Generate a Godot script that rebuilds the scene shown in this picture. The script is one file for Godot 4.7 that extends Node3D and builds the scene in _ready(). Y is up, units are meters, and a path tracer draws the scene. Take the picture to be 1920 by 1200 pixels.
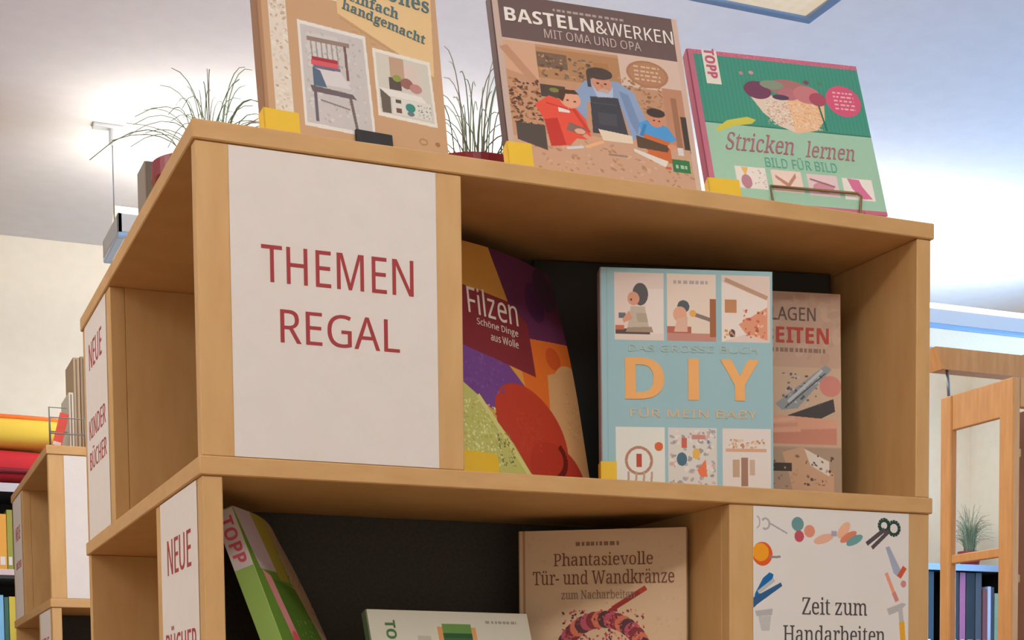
extends Node3D
# A library corner: pinwheel book towers with themed books, pendant lamps, wall shelves.
# World axes follow the near tower: x along its front, z towards the viewer, y up, metres.

const FLOOR_DROP := 1.97      # the underside of the tower's top board lies this far above the floor
const W := 0.852              # tower side
const P := 0.2696             # closed panel width = compartment depth
const T := 0.0185             # board thickness
const T2 := 0.0195            # panel thickness
const TD := 0.008             # divider thickness
const H := 0.2994             # clear height of a tier
const O := 0.003              # board overhang
const TIERS := 6
const TOWER2 := Vector3(0.068, 0, -1.997)
const CEIL := 3.0
const ROOM := Rect2(-3.0, -4.15, 7.05, 7.45)   # x, z, size

var M := {}
var taken := {}
var sans: SystemFont
var sans_bold: SystemFont
var serif: SystemFont
var serif_bold: SystemFont
var rng := RandomNumberGenerator.new()

# ------------------------------------------------------------------ setup

func _ready() -> void:
	rng.seed = 7
	# camera (a cropped phone photo: shifted lens)
	var f := 3061.9
	var cam := Camera3D.new()
	cam.name = "camera"
	cam.projection = Camera3D.PROJECTION_FRUSTUM
	cam.near = 0.05
	cam.far = 60.0
	cam.size = 1200.0 / f * cam.near
	cam.frustum_offset = Vector2((960.0 - 1126.3) / f, (1542.7 - 600.0) / f) * cam.near
	cam.transform = Transform3D(Basis.from_euler(Vector3(-0.0651, -0.4263, -0.0071)), Vector3(-0.3128, FLOOR_DROP - 0.5543, 1.6169))
	add_child(cam)
	cam.current = true
	# sky seen only through the windows
	var env := Environment.new()
	env.background_mode = Environment.BG_COLOR
	env.background_color = Color(0.48, 0.75, 1.0)
	env.background_energy_multiplier = 15.0
	env.tonemap_mode = Environment.TONE_MAPPER_LINEAR
	env.tonemap_exposure = 0.9
	env.sdfgi_enabled = true
	env.ssao_enabled = true
	env.ssil_enabled = true
	var we := WorldEnvironment.new()
	we.name = "world_environment"
	we.environment = env
	add_child(we)

	fonts()
	materials()
	room()
	lamps()
	tower("book_tower", Vector3.ZERO, "light beech pinwheel book tower under the three upright craft books", true)
	tower("book_tower", TOWER2, "light beech pinwheel book tower with a wire rack on top", false)
	orange_bookcase()
	dark_shelves()
	signs()
	top_books()
	tier_books()
	top_plants()
	tower2_things()
	cushions()

func fonts() -> void:
	sans = font("Droid Sans", 400)
	sans_bold = font("Droid Sans", 700)
	serif = font("Droid Serif", 400)
	serif_bold = font("Droid Serif", 700)

func font(n: String, weight: int) -> SystemFont:
	var s := SystemFont.new()
	s.font_names = PackedStringArray([n])
	s.font_weight = weight
	return s

# ------------------------------------------------------------------ materials

func plain(c: Color, rough := 0.7, metal := 0.0, spec := 0.5) -> StandardMaterial3D:
	var m := StandardMaterial3D.new()
	m.albedo_color = c
	m.roughness = rough
	m.metallic = metal
	m.metallic_specular = spec
	return m

func hexm(h: String, rough := 0.7) -> StandardMaterial3D:
	var key := h + str(rough)
	if not M.has(key):
		M[key] = plain(Color(h), rough)
	return M[key]

func noise_tex(a: Color, b: Color, freq: float, sd: int, oct := 4, size := 256) -> ImageTexture:
	var n := FastNoiseLite.new()
	n.seed = sd
	n.frequency = freq
	n.fractal_octaves = oct
	var g := n.get_seamless_image(size, size)
	var im := Image.create(size, size, false, Image.FORMAT_RGB8)
	for y in size:
		for x in size:
			im.set_pixel(x, y, a.lerp(b, g.get_pixel(x, y).r))
	return ImageTexture.create_from_image(im)

func grainy(a: Color, b: Color, scale: Vector3, freq: float, sd: int, rough: float, spec := 0.5) -> StandardMaterial3D:
	var m := plain(Color.WHITE, rough, 0.0, spec)
	m.albedo_texture = noise_tex(a, b, freq, sd)
	m.uv1_triplanar = true
	m.uv1_world_triplanar = true
	m.uv1_scale = scale
	return m

func materials() -> void:
	M.wood = grainy(Color("d0a36a"), Color("dab079"), Vector3(7, 1.6, 7), 0.02, 3, 0.5, 0.4)
	M.wood_edge = grainy(Color("cda068"), Color("d8ac76"), Vector3(3, 9, 3), 0.015, 9, 0.5, 0.4)
	M.orange_wood = grainy(Color("d89756"), Color("e5a766"), Vector3(9, 1.4, 9), 0.02, 5, 0.5, 0.4)
	M.felt = grainy(Color("484644"), Color("53514f"), Vector3(14, 14, 14), 0.05, 11, 0.95, 0.2)
	M.black = plain(Color("1b1a1a"), 0.55)
	M.graphite = plain(Color("3a3d43"), 0.6)
	M.paper = grainy(Color("e6ded9"), Color("e9e1dc"), Vector3(5, 5, 5), 0.02, 21, 0.8, 0.3)
	M.pages = grainy(Color("d9cdbc"), Color("ece2d4"), Vector3(2, 60, 2), 0.03, 22, 0.9, 0.2)
	M.red_ink = plain(Color("a8393d"), 0.7)
	M.wall = grainy(Color("efe6d3"), Color("f3ebda"), Vector3(2, 2, 2), 0.03, 31, 0.9, 0.2)
	M.ceiling = grainy(Color("e3e2e4"), Color("e8e7e9"), Vector3(1.5, 1.5, 1.5), 0.03, 32, 0.9, 0.2)
	M.floor = grainy(Color("ac8769"), Color("b89274"), Vector3(3, 3, 3), 0.05, 33, 0.8, 0.3)
	M.yellow = plain(Color("f0c430"), 0.6)
	M.pot = plain(Color("8e2334"), 0.35)
	M.soil = plain(Color("3b2c22"), 0.95)
	M.wire = plain(Color("8a8c90"), 0.35, 0.9)
	M.brown_wire = plain(Color("8a6c4a"), 0.4, 0.6)
	M.lamp_grey = plain(Color("c9cdd2"), 0.45)
	M.rim = plain(Color("8fb9ea"), 0.2)
	M.blade_a = leafm("64876a")
	M.blade_b = leafm("9db59c")
	M.blade_c = leafm("8a877a")
	var df := plain(Color("f2ecdc"), 0.5)
	df.emission_enabled = true
	df.emission = Color("fff0d4")
	df.emission_energy_multiplier = 0.45
	df.albedo_texture = prism_tex()
	df.uv1_triplanar = true
	df.uv1_scale = Vector3(10, 10, 10)
	M.diffuser = df
	var up := plain(Color("f6f2e6"), 0.5)
	up.emission_enabled = true
	up.emission = Color("fff0d4")
	up.emission_energy_multiplier = 0.9
	M.uplight = up
	var gl := plain(Color(0.9, 0.95, 1.0, 0.08), 0.02)
	gl.transparency = BaseMaterial3D.TRANSPARENCY_ALPHA
	M.glass = gl

func leafm(h: String) -> StandardMaterial3D:
	var m := plain(Color(h), 0.55)
	m.backlight_enabled = true
	m.backlight = Color(h) * 0.4
	return m

func prism_tex() -> ImageTexture:
	var s := 64
	var im := Image.create(s, s, false, Image.FORMAT_RGB8)
	for y in s:
		for x in s:
			var k: float = absf(fposmod(x, 16.0) - 8.0) / 8.0 + absf(fposmod(y, 16.0) - 8.0) / 8.0
			im.set_pixel(x, y, Color("d9d3c4").lerp(Color("ffffff"), clampf(k * 0.5, 0, 1)))
	return ImageTexture.create_from_image(im)

# ------------------------------------------------------------------ naming

func numbered(n: String) -> String:
	if not taken.has(n):
		taken[n] = 0
		return n
	taken[n] += 1
	return "%s_%03d" % [n, taken[n]]

func tag(o: Node, label: String, category: String, group := "") -> void:
	o.set_meta("label", label)
	o.set_meta("category", category)
	if group != "":
		o.set_meta("group", group)

func thing(n: String, label: String, category: String, tr := Transform3D(), group := "") -> Node3D:
	var o := Node3D.new()
	o.name = numbered(n)
	add_child(o)
	o.transform = tr
	tag(o, label, category, group)
	return o

func part(n: String, mesh: Mesh, m: Material, parent: Node, at := Transform3D()) -> MeshInstance3D:
	var o := MeshInstance3D.new()
	o.name = n
	o.mesh = mesh
	if m:
		o.material_override = m
	o.transform = at
	parent.add_child(o, true)
	return o

func struct(n: String, mesh: Mesh, m: Material, at := Transform3D()) -> MeshInstance3D:
	var o := part(n, mesh, m, self, at)
	o.set_meta("kind", "structure")
	return o

func mv(x: float, y: float, z: float) -> Transform3D:
	return Transform3D(Basis(), Vector3(x, y, z))

func up(y: float) -> float:
	return y + FLOOR_DROP

# ------------------------------------------------------------------ meshes

func tri(st: SurfaceTool, a: Vector3, b: Vector3, c: Vector3, out: Vector3) -> void:
	# out: a direction the face should look towards
	if (a - c).cross(a - b).dot(out) < 0.0:
		var k := b
		b = c
		c = k
	st.add_vertex(a)
	st.add_vertex(b)
	st.add_vertex(c)

func quad(st: SurfaceTool, a: Vector3, b: Vector3, c: Vector3, d: Vector3, out: Vector3) -> void:
	tri(st, a, b, c, out)
	tri(st, a, c, d, out)

func begin() -> SurfaceTool:
	var st := SurfaceTool.new()
	st.begin(Mesh.PRIMITIVE_TRIANGLES)
	st.set_smooth_group(-1)
	return st

func done(st: SurfaceTool) -> ArrayMesh:
	st.generate_normals()
	return st.commit()

# chamfered box from lo to hi
func add_box(st: SurfaceTool, lo: Vector3, hi: Vector3, ch := 0.0008) -> void:
	var c := (lo + hi) * 0.5
	var h := (hi - lo) * 0.5
	ch = minf(ch, minf(h.x, minf(h.y, h.z)) * 0.45)
	for ax in 3:
		var b := (ax + 1) % 3
		var d := (ax + 2) % 3
		for s in [-1.0, 1.0]:
			var ps := []
			for k in [[-1, -1], [1, -1], [1, 1], [-1, 1]]:
				var v := Vector3()
				v[ax] = s * h[ax]
				v[b] = k[0] * (h[b] - ch)
				v[d] = k[1] * (h[d] - ch)
				ps.append(c + v)
			var o := Vector3()
			o[ax] = s
			quad(st, ps[0], ps[1], ps[2], ps[3], o)
		for s in [-1.0, 1.0]:
			for r in [-1.0, 1.0]:
				# edge along axis ax between faces b (sign s) and d (sign r)
				var q := []
				for k in [[-1, 0], [1, 0], [1, 1], [-1, 1]]:
					var v := Vector3()
					v[ax] = k[0] * (h[ax] - ch)
					v[b] = s * (h[b] if k[1] == 0 else h[b] - ch)
					v[d] = r * (h[d] - ch if k[1] == 0 else h[d])
					q.append(c + v)
				var o2 := Vector3()
				o2[b] = s
				o2[d] = r
				quad(st, q[0], q[1], q[2], q[3], o2)
	for sx in [-1.0, 1.0]:
		for sy in [-1.0, 1.0]:
			for sz in [-1.0, 1.0]:
				var g := Vector3(sx, sy, sz)
				tri(st, c + g * Vector3(h.x, h.y - ch, h.z - ch), c + g * Vector3(h.x - ch, h.y, h.z - ch), c + g * Vector3(h.x - ch, h.y - ch, h.z), g)

func box(lo: Vector3, hi: Vector3, ch := 0.0008) -> ArrayMesh:
	var st := begin()
	add_box(st, lo, hi, ch)
	return done(st)

func add_tube(st: SurfaceTool, pts: Array, r0: float, r1 := -1.0, sides := 6) -> void:
	if r1 < 0.0:
		r1 = r0
	var rings := []
	for i in pts.size():
		var d: Vector3 = (pts[mini(i + 1, pts.size() - 1)] - pts[maxi(i - 1, 0)]).normalized()
		var u := d.cross(Vector3(0.31, 0.2, 0.93)).normalized()
		var v := d.cross(u)
		var r := lerpf(r0, r1, float(i) / (pts.size() - 1))
		var ring := []
		for k in sides:
			var a := TAU * k / sides
			ring.append(pts[i] + (u * cos(a) + v * sin(a)) * r)
		rings.append(ring)
	for i in pts.size() - 1:
		for k in sides:
			var k2 := (k + 1) % sides
			var o: Vector3 = rings[i][k] + rings[i][k2] - pts[i] * 2.0
			quad(st, rings[i][k], rings[i][k2], rings[i + 1][k2], rings[i + 1][k], o)
	for e in [0, pts.size() - 1]:
		for k in range(1, sides - 1):
			tri(st, rings[e][0], rings[e][k], rings[e][k + 1], (pts[e] - pts[1 if e == 0 else e - 1]))

func tube(pts: Array, r0: float, r1 := -1.0, sides := 6) -> ArrayMesh:
	var st := begin()
	st.set_smooth_group(1)
	add_tube(st, pts, r0, r1, sides)
	return done(st)

func lathe(prof: Array, seg := 48) -> ArrayMesh:
	var st := begin()
	st.set_smooth_group(-1)
	for i in prof.size() - 1:
		for k in seg:
			var a := TAU * k / seg
			var b := TAU * (k + 1) / seg
			var p: Vector2 = prof[i]
			var q: Vector2 = prof[i + 1]
			var n := Vector2(q.y - p.y, p.x - q.x)
			var mid := (a + b) * 0.5
			var out := Vector3(n.x * cos(mid), n.y, n.x * sin(mid))
			quad(st, Vector3(p.x * cos(a), p.y, p.x * sin(a)), Vector3(p.x * cos(b), p.y, p.x * sin(b)), Vector3(q.x * cos(b), q.y, q.x * sin(b)), Vector3(q.x * cos(a), q.y, q.x * sin(a)), out)
	return done(st)

# superellipsoid cushion, half sizes h
func pillow(h: Vector3, ex := 0.35, ey := 0.75) -> ArrayMesh:
	var st := begin()
	st.set_smooth_group(1)
	var n := 40
	var m := 16
	var at := func(i: int, j: int) -> Vector3:
		var a := TAU * i / n
		var b := PI * (float(j) / m - 0.5)
		var cb := pow(absf(cos(b)), ey * 0.5)
		return Vector3(h.x * signf(cos(a)) * pow(absf(cos(a)), ex) * cb, h.y * signf(sin(b)) * pow(absf(sin(b)), 0.8), h.z * signf(sin(a)) * pow(absf(sin(a)), ex) * cb)
	for i in n:
		for j in m:
			var p: Vector3 = at.call(i, j)
			var q: Vector3 = at.call(i + 1, j)
			var r: Vector3 = at.call(i + 1, j + 1)
			var s: Vector3 = at.call(i, j + 1)
			quad(st, p, q, r, s, p + q + r + s)
	return done(st)

# ------------------------------------------------------------------ lettering and print

func lettering(parent: Node, text: String, fnt: Font, m: Material, cx: float, cy: float, w: float, h: float, z := 0.0006, turn := 0.0, slant := 0.0) -> MeshInstance3D:
	var tm := TextMesh.new()
	tm.text = text
	tm.font = fnt
	tm.font_size = 48
	tm.pixel_size = 0.01
	tm.depth = 0.02
	tm.curve_step = 1.0
	if parent.has_node("front_cover"):
		parent = parent.get_node("front_cover")
	elif parent.has_node("paper_sheet"):
		parent = parent.get_node("paper_sheet")
	var bb := tm.get_aabb()
	var s := Vector3(w / bb.size.x, h / bb.size.y, 0.02)
	var b := Basis(Vector3(0, 0, 1), turn) * Basis(Vector3.RIGHT, Vector3(slant, 1, 0), Vector3.BACK) * Basis.from_scale(s)
	var c := bb.get_center()
	var o := part("lettering", tm, m, parent)
	o.transform = Transform3D(b, Vector3(cx, cy, z) - b * Vector3(c.x, c.y, 0))
	return o

class Pic:
	var im: Image
	var w: int
	var h: int
	var ys := 1.0
	var yo := 0.0
	var r := RandomNumberGenerator.new()
	func _init(ww: int, hh: int, c: String) -> void:
		w = ww
		h = hh
		im = Image.create(w, h, false, Image.FORMAT_RGB8)
		im.fill(Color(c))
		r.seed = ww * 31 + hh
	func rect(x0: float, y0: float, x1: float, y1: float, c: String) -> void:
		y0 = y0 * ys + yo
		y1 = y1 * ys + yo
		im.fill_rect(Rect2i(roundi(x0 * w), roundi(y0 * h), maxi(1, roundi((x1 - x0) * w)), maxi(1, roundi((y1 - y0) * h))), Color(c))
	func ell(cx: float, cy: float, rx: float, ry: float, c: String, turn := 0.0) -> void:
		cy = cy * ys + yo
		ry *= ys
		var col := Color(c)
		var a := rx * w
		var b := ry * h
		var big := maxf(a, b)
		var ca := cos(turn)
		var sa := sin(turn)
		for y in range(maxi(0, int(cy * h - big)), mini(h, int(cy * h + big) + 2)):
			for x in range(maxi(0, int(cx * w - big)), mini(w, int(cx * w + big) + 2)):
				var dx := x - cx * w
				var dy := y - cy * h
				var u := (dx * ca + dy * sa) / a
				var v := (dy * ca - dx * sa) / b
				if u * u + v * v <= 1.0:
					im.set_pixel(x, y, col)
	func poly(pts: Array, c: String) -> void:
		var col := Color(c)
		var n := pts.size() / 2
		pts = pts.duplicate()
		for i in n:
			pts[i * 2 + 1] = pts[i * 2 + 1] * ys + yo
		var lo := 1e9
		var hi := -1e9
		for i in n:
			lo = minf(lo, pts[i * 2 + 1] * h)
			hi = maxf(hi, pts[i * 2 + 1] * h)
		for y in range(maxi(0, int(lo)), mini(h, int(hi) + 1)):
			var xs := []
			var fy := y + 0.5
			for i in n:
				var j := (i + 1) % n
				var y0: float = pts[i * 2 + 1] * h
				var y1: float = pts[j * 2 + 1] * h
				if (y0 <= fy) != (y1 <= fy):
					xs.append(lerpf(pts[i * 2] * w, pts[j * 2] * w, (fy - y0) / (y1 - y0)))
			xs.sort()
			for k in range(0, xs.size() - 1, 2):
				for x in range(maxi(0, roundi(xs[k])), mini(w, roundi(xs[k + 1]))):
					im.set_pixel(x, y, col)
	func line(x0: float, y0: float, x1: float, y1: float, th: float, c: String) -> void:
		var d := Vector2((x1 - x0) * w, (y1 - y0) * h)
		var nn := d.normalized().orthogonal() * th * w * 0.5
		var a := nn.x / w
		var b := nn.y / h
		poly([x0 + a, y0 + b, x1 + a, y1 + b, x1 - a, y1 - b, x0 - a, y0 - b], c)
	func arc(cx: float, cy: float, rx: float, ry: float, a0: float, a1: float, th: float, c: String) -> void:
		var n := 14
		for i in n:
			var a := lerpf(a0, a1, float(i) / n)
			var b := lerpf(a0, a1, float(i + 1) / n)
			line(cx + cos(a) * rx, cy + sin(a) * ry, cx + cos(b) * rx, cy + sin(b) * ry, th, c)
	func dabs(n: int, x0: float, y0: float, x1: float, y1: float, cols: Array, s: float) -> void:
		for i in n * 2:
			var cx := r.randf_range(x0, x1)
			var cy := r.randf_range(y0, y1)
			var a := s * r.randf_range(0.2, 0.9)
			var b := s * r.randf_range(0.25, 0.6)
			ell(clampf(cx, x0 + a, x1 - a), clampf(cy, y0 + b, y1 - b), a, b * w / h, cols[i % cols.size()], r.randf_range(-1.2, 1.2))
	func smallprint(x0: float, x1: float, y: float, hh: float, c: String) -> void:
		var x := x0
		while x < x1:
			var l := r.randf_range(0.012, 0.03)
			rect(x, y, minf(x + l, x1), y + hh, c)
			x += l + r.randf_range(0.006, 0.012)
	func tex() -> ImageTexture:
		return ImageTexture.create_from_image(im)

func print_mat(p: Pic, rough := 0.45) -> StandardMaterial3D:
	var m := plain(Color.WHITE, rough, 0.0, 0.35)
	m.albedo_texture = p.tex()
	m.texture_repeat = false
	return m

# flat printed face w x h (UV 0..1), looking to +z, lower left at the origin; bow lifts a soft cover's corner back
func face(w: float, h: float, bow := 0.0) -> ArrayMesh:
	var st := SurfaceTool.new()
	st.begin(Mesh.PRIMITIVE_TRIANGLES)
	st.set_smooth_group(1)
	var n := 1 if bow == 0.0 else 12
	for i in n:
		for j in n:
			var c := []
			for k in [[0, 0], [0, 1], [1, 1], [1, 0]]:
				c.append(Vector2(float(i + k[0]) / n, float(j + k[1]) / n))
			for k in [0, 1, 2, 0, 2, 3]:
				var p: Vector2 = c[k]
				st.set_uv(Vector2(p.x, 1.0 - p.y))
				st.add_vertex(bend(Vector3(p.x * w, p.y * h, 0), w, h, bow))
	st.generate_normals()
	return st.commit()

func bend(p: Vector3, w: float, h: float, bow: float) -> Vector3:
	if bow == 0.0:
		return p
	var k := clampf((p.x / w - 0.35) / 0.65, 0, 1) * clampf((p.y / h - 0.35) / 0.65, 0, 1)
	return p + Vector3(-0.25 * k * k, -0.55 * k * k, -k * k) * bow

# a bent slab of thickness th behind z = 0
func slab(w: float, h: float, z0: float, z1: float, bow: float) -> ArrayMesh:
	if bow == 0.0:
		return box(Vector3(0, 0, z1), Vector3(w, h, z0), 0.0006)
	var st := begin()
	var n := 12
	for i in n:
		for j in n:
			for z in [z0, z1]:
				var q := []
				for k in [[0, 0], [0, 1], [1, 1], [1, 0]]:
					q.append(bend(Vector3(w * (i + k[0]) / n, h * (j + k[1]) / n, z), w, h, bow))
				quad(st, q[0], q[1], q[2], q[3], Vector3(0, 0, z - (z0 + z1) * 0.5))
	for i in n:
		for e in 4:
			var q := []
			for k in [[0, z0], [1, z0], [1, z1], [0, z1]]:
				var s := float(i + k[0]) / n
				var p := Vector3(s * w, 0, k[1])
				if e == 1: p = Vector3(s * w, h, k[1])
				if e == 2: p = Vector3(0, s * h, k[1])
				if e == 3: p = Vector3(w, s * h, k[1])
				q.append(bend(p, w, h, bow))
			quad(st, q[0], q[1], q[2], q[3], [Vector3.DOWN, Vector3.UP, Vector3.LEFT, Vector3.RIGHT][e])
	return done(st)

# A book standing with its front cover towards local +z; lower left front corner at the local origin.
func book(n: String, label: String, at: Vector3, yaw: float, lean: float, w: float, h: float, th: float, print_face: Material, cover: Material, spine: Material, bow := 0.0, roll := 0.0) -> Node3D:
	var b := Basis(Vector3.UP, deg_to_rad(yaw)) * Basis(Vector3(1, 0, 0), deg_to_rad(-lean)) * Basis(Vector3(0, 0, 1), deg_to_rad(roll))
	var lift := th * sin(deg_to_rad(lean))
	h -= lift
	var o := thing(n, label, "book", Transform3D(b, Vector3(at.x, up(at.y + lift), at.z)))
	var ct := 0.0016
	var fc := part("front_cover", slab(w, h, 0.0, -ct, bow), cover, o)
	part("cover_print", face(w, h, bow), print_face, fc, mv(0, 0, 0.0003))
	part("page_block", slab(w - 0.004, h - 0.006, -ct, -th + ct, bow), M.pages, o, mv(0.001, 0.003, 0))
	part("back_cover", slab(w, h, -th + ct, -th, bow), cover, o)
	part("spine", box(Vector3(-0.0015, 0, -th), Vector3(0.0005, h, 0), 0.0006), spine, o)
	return o

func sticker(o: Node3D, x1: float, h: float, th: float) -> void:
	# yellow shelf mark wrapped round the spine
	var st := begin()
	add_box(st, Vector3(-0.0026, 0.0, 0.0003), Vector3(x1, h, 0.0009), 0.0002)
	add_box(st, Vector3(-0.0026, 0.0, -th + 0.002), Vector3(-0.0016, h, 0.0009), 0.0002)
	part("yellow_shelf_mark", done(st), M.yellow, o).set_meta("label", "yellow shelf mark sticker")

# ------------------------------------------------------------------ room

func room() -> void:
	var x0 := ROOM.position.x
	var x1 := ROOM.end.x
	var z0 := ROOM.position.y
	var z1 := ROOM.end.y
	var d := 0.2
	struct("floor", box(Vector3(x0 - d, -d, z0 - d), Vector3(x1 + d, 0, z1 + d)), M.floor)
	struct("ceiling", box(Vector3(x0 - d, CEIL, z0 - d), Vector3(x1 + d, CEIL + d, z1 + d)), M.ceiling)
	struct("wall_back", box(Vector3(x0 - d, 0, z0 - d), Vector3(x1 + d, CEIL, z0)), M.wall)
	struct("wall_front", box(Vector3(x0 - d, 0, z1), Vector3(x1 + d, CEIL, z1 + d)), M.wall)
	struct("wall_left", box(Vector3(x0 - d, 0, z0), Vector3(x0, CEIL, z1)), M.wall)
	# right wall with two window openings
	var st := begin()
	var wins := [[-3.45, -1.9], [-0.9, 0.5]]
	var y0 := 0.95
	var y1 := 2.55
	add_box(st, Vector3(x1, 0, z0), Vector3(x1 + d, y0, z1))
	add_box(st, Vector3(x1, y1, z0), Vector3(x1 + d, CEIL, z1))
	var zs := [z0, wins[0][0], wins[0][1], wins[1][0], wins[1][1], z1]
	for k in 3:
		add_box(st, Vector3(x1, y0, zs[k * 2]), Vector3(x1 + d, y1, zs[k * 2 + 1]))
	struct("wall_right", done(st), M.wall)
	var white := hexm("eceae6", 0.4)
	var n := 1
	for wz in wins:
		var win := Node3D.new()
		win.name = "window_%d" % n
		win.set_meta("kind", "structure")
		add_child(win)
		n += 1
		var a: float = wz[0]
		var b: float = wz[1]
		var xm := x1 + 0.1
		for e in [[a, a + 0.06, y0, y1], [b - 0.06, b, y0, y1], [a, b, y0, y0 + 0.06], [a, b, y1 - 0.06, y1], [(a + b) / 2 - 0.03, (a + b) / 2 + 0.03, y0, y1]]:
			part("window_frame", box(Vector3(xm - 0.03, e[2], e[0]), Vector3(xm + 0.03, e[3], e[1]), 0.003), white, win)
		part("pane", box(Vector3(xm - 0.003, y0 + 0.06, a + 0.06), Vector3(xm + 0.003, y1 - 0.06, (a + b) / 2 - 0.03)), M.glass, win)
		part("pane", box(Vector3(xm - 0.003, y0 + 0.06, (a + b) / 2 + 0.03), Vector3(xm + 0.003, y1 - 0.06, b - 0.06)), M.glass, win)
	for s in [["left", Vector3(x0, 0, z0), Vector3(x0 + 0.015, 0.08, z1)], ["front", Vector3(x0, 0, z1 - 0.015), Vector3(x1, 0.08, z1)], ["right", Vector3(x1 - 0.015, 0, z0), Vector3(x1, 0.08, z1)], ["back", Vector3(x0, 0, z0), Vector3(x1, 0.08, z0 + 0.015)]]:
		struct("baseboard_" + s[0], box(s[1], s[2], 0.003), white)

func lamps() -> void:
	# [left end x, z of the far long edge, label]
	var spots := [
		[-0.135, -1.02, "long pendant lamp with prismatic diffuser and blue rim above the large book tower"],
		[0.35, -3.14, "long pendant lamp hanging beyond the book tower with the wire rack"],
		[2.05, -3.14, "long pendant lamp hanging in front of the far room corner, cable looped"],
		[-0.4, 1.3, "long pendant lamp hanging in front of the large book tower"],
		[-2.6, 1.3, "unseen long pendant lamp added in the left aisle to brighten the left faces"],  # added out of view to lighten the left-hand faces
		[-2.2, -1.02, "long pendant lamp hanging beside the left wall"],
	]
	var L := 1.45
	var B := 0.28
	var yb := 0.705
	var hh := 0.06
	for s in spots:
		var o := thing("pendant_lamp", s[2], "pendant lamp", mv(s[0], up(yb), s[1]))
		var st := begin()   # side profile: an open frame
		add_box(st, Vector3(0, 0.012, 0), Vector3(L, hh, 0.012), 0.002)
		add_box(st, Vector3(0, 0.012, B - 0.012), Vector3(L, hh, B), 0.002)
		add_box(st, Vector3(0, 0.012, 0), Vector3(0.012, hh, B), 0.002)
		add_box(st, Vector3(L - 0.012, 0.012, 0), Vector3(L, hh, B), 0.002)
		part("housing", done(st), M.lamp_grey, o)
		st = begin()
		add_box(st, Vector3(0, 0, 0), Vector3(L, 0.012, 0.02), 0.002)
		add_box(st, Vector3(0, 0, B - 0.02), Vector3(L, 0.012, B), 0.002)
		add_box(st, Vector3(0, 0, 0.02), Vector3(0.02, 0.012, B - 0.02), 0.002)
		add_box(st, Vector3(L - 0.02, 0, 0.02), Vector3(L, 0.012, B - 0.02), 0.002)
		part("acrylic_rim", done(st), M.rim, o)
		part("diffuser", box(Vector3(0.02, 0.004, 0.02), Vector3(L - 0.02, 0.009, B - 0.02), 0.001), M.diffuser, o)
		st = begin()   # roof-shaped glowing top
		var za := 0.03
		var zb := B - 0.03
		quad(st, Vector3(0.014, 0.056, za), Vector3(L - 0.014, 0.056, za), Vector3(L - 0.014, 0.118, B / 2), Vector3(0.014, 0.118, B / 2), Vector3(0, 1, -1))
		quad(st, Vector3(0.014, 0.056, zb), Vector3(L - 0.014, 0.056, zb), Vector3(L - 0.014, 0.118, B / 2), Vector3(0.014, 0.118, B / 2), Vector3(0, 1, 1))
		quad(st, Vector3(0.014, 0.056, za), Vector3(L - 0.014, 0.056, za), Vector3(L - 0.014, 0.056, zb), Vector3(0.014, 0.056, zb), Vector3.DOWN)
		for e in [0.014, L - 0.014]:
			tri(st, Vector3(e, 0.056, za), Vector3(e, 0.056, zb), Vector3(e, 0.118, B / 2), Vector3(e - L / 2, 0, 0))
		part("uplight_panel", done(st), M.uplight, o)
		for e in [0.012, L - 0.012]:
			var top: float = CEIL - up(yb)
			part("suspension_cable", tube([Vector3(e, hh - 0.01, 0.14), Vector3(e, top, 0.14)], 0.0018), M.wire, o)
			var cap := part("ceiling_cap", box(Vector3(e - 0.05, top - 0.008, 0.12), Vector3(e + 0.03, top, 0.16), 0.003), M.lamp_grey, o)
			part("cable_grip", lathe([Vector2(0, top - 0.05), Vector2(0.009, top - 0.05), Vector2(0.009, top - 0.008), Vector2(0, top - 0.008)], 12), M.lamp_grey, cap, mv(e, 0, 0.14))
		# power cord with a slack loop
		var c := []
		for i in 17:
			var q := i / 16.0
			c.append(Vector3(L - 0.015 - sin(q * PI) * 0.09 * (1.0 - 0.4 * q), lerpf(CEIL - up(yb) - 0.03, hh - 0.005, q), 0.15))
		part("power_cord", tube(c, 0.003), hexm("e4e2dc", 0.5), o)
		var down := AreaLight3D.new()
		down.name = "downlight"
		down.area_size = Vector2(L - 0.04, B - 0.04)
		down.light_color = Color("fffaf2")
		down.light_energy = 1.4
		down.area_normalize_energy = true
		down.area_range = 12.0
		down.shadow_enabled = true
		down.transform = Transform3D(Basis(Vector3(1, 0, 0), -PI / 2), Vector3(L / 2, -0.004, B / 2))
		o.add_child(down)
		# the upper glow leaves through two slanting side windows of the trough
		for k in [-1.0, 1.0]:
			var upl := AreaLight3D.new()
			upl.name = "uplight"
			upl.area_size = Vector2(L - 0.04, 0.09)
			upl.light_color = Color("fffaf2")
			upl.light_energy = 0.85
			upl.area_normalize_energy = true
			upl.area_range = 12.0
			upl.shadow_enabled = true
			upl.transform = Transform3D(Basis(Vector3(1, 0, 0), PI / 2 + k * 0.85), Vector3(L / 2, 0.10, B / 2 + k * 0.082))
			o.add_child(upl, true)

# ------------------------------------------------------------------ towers

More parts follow.
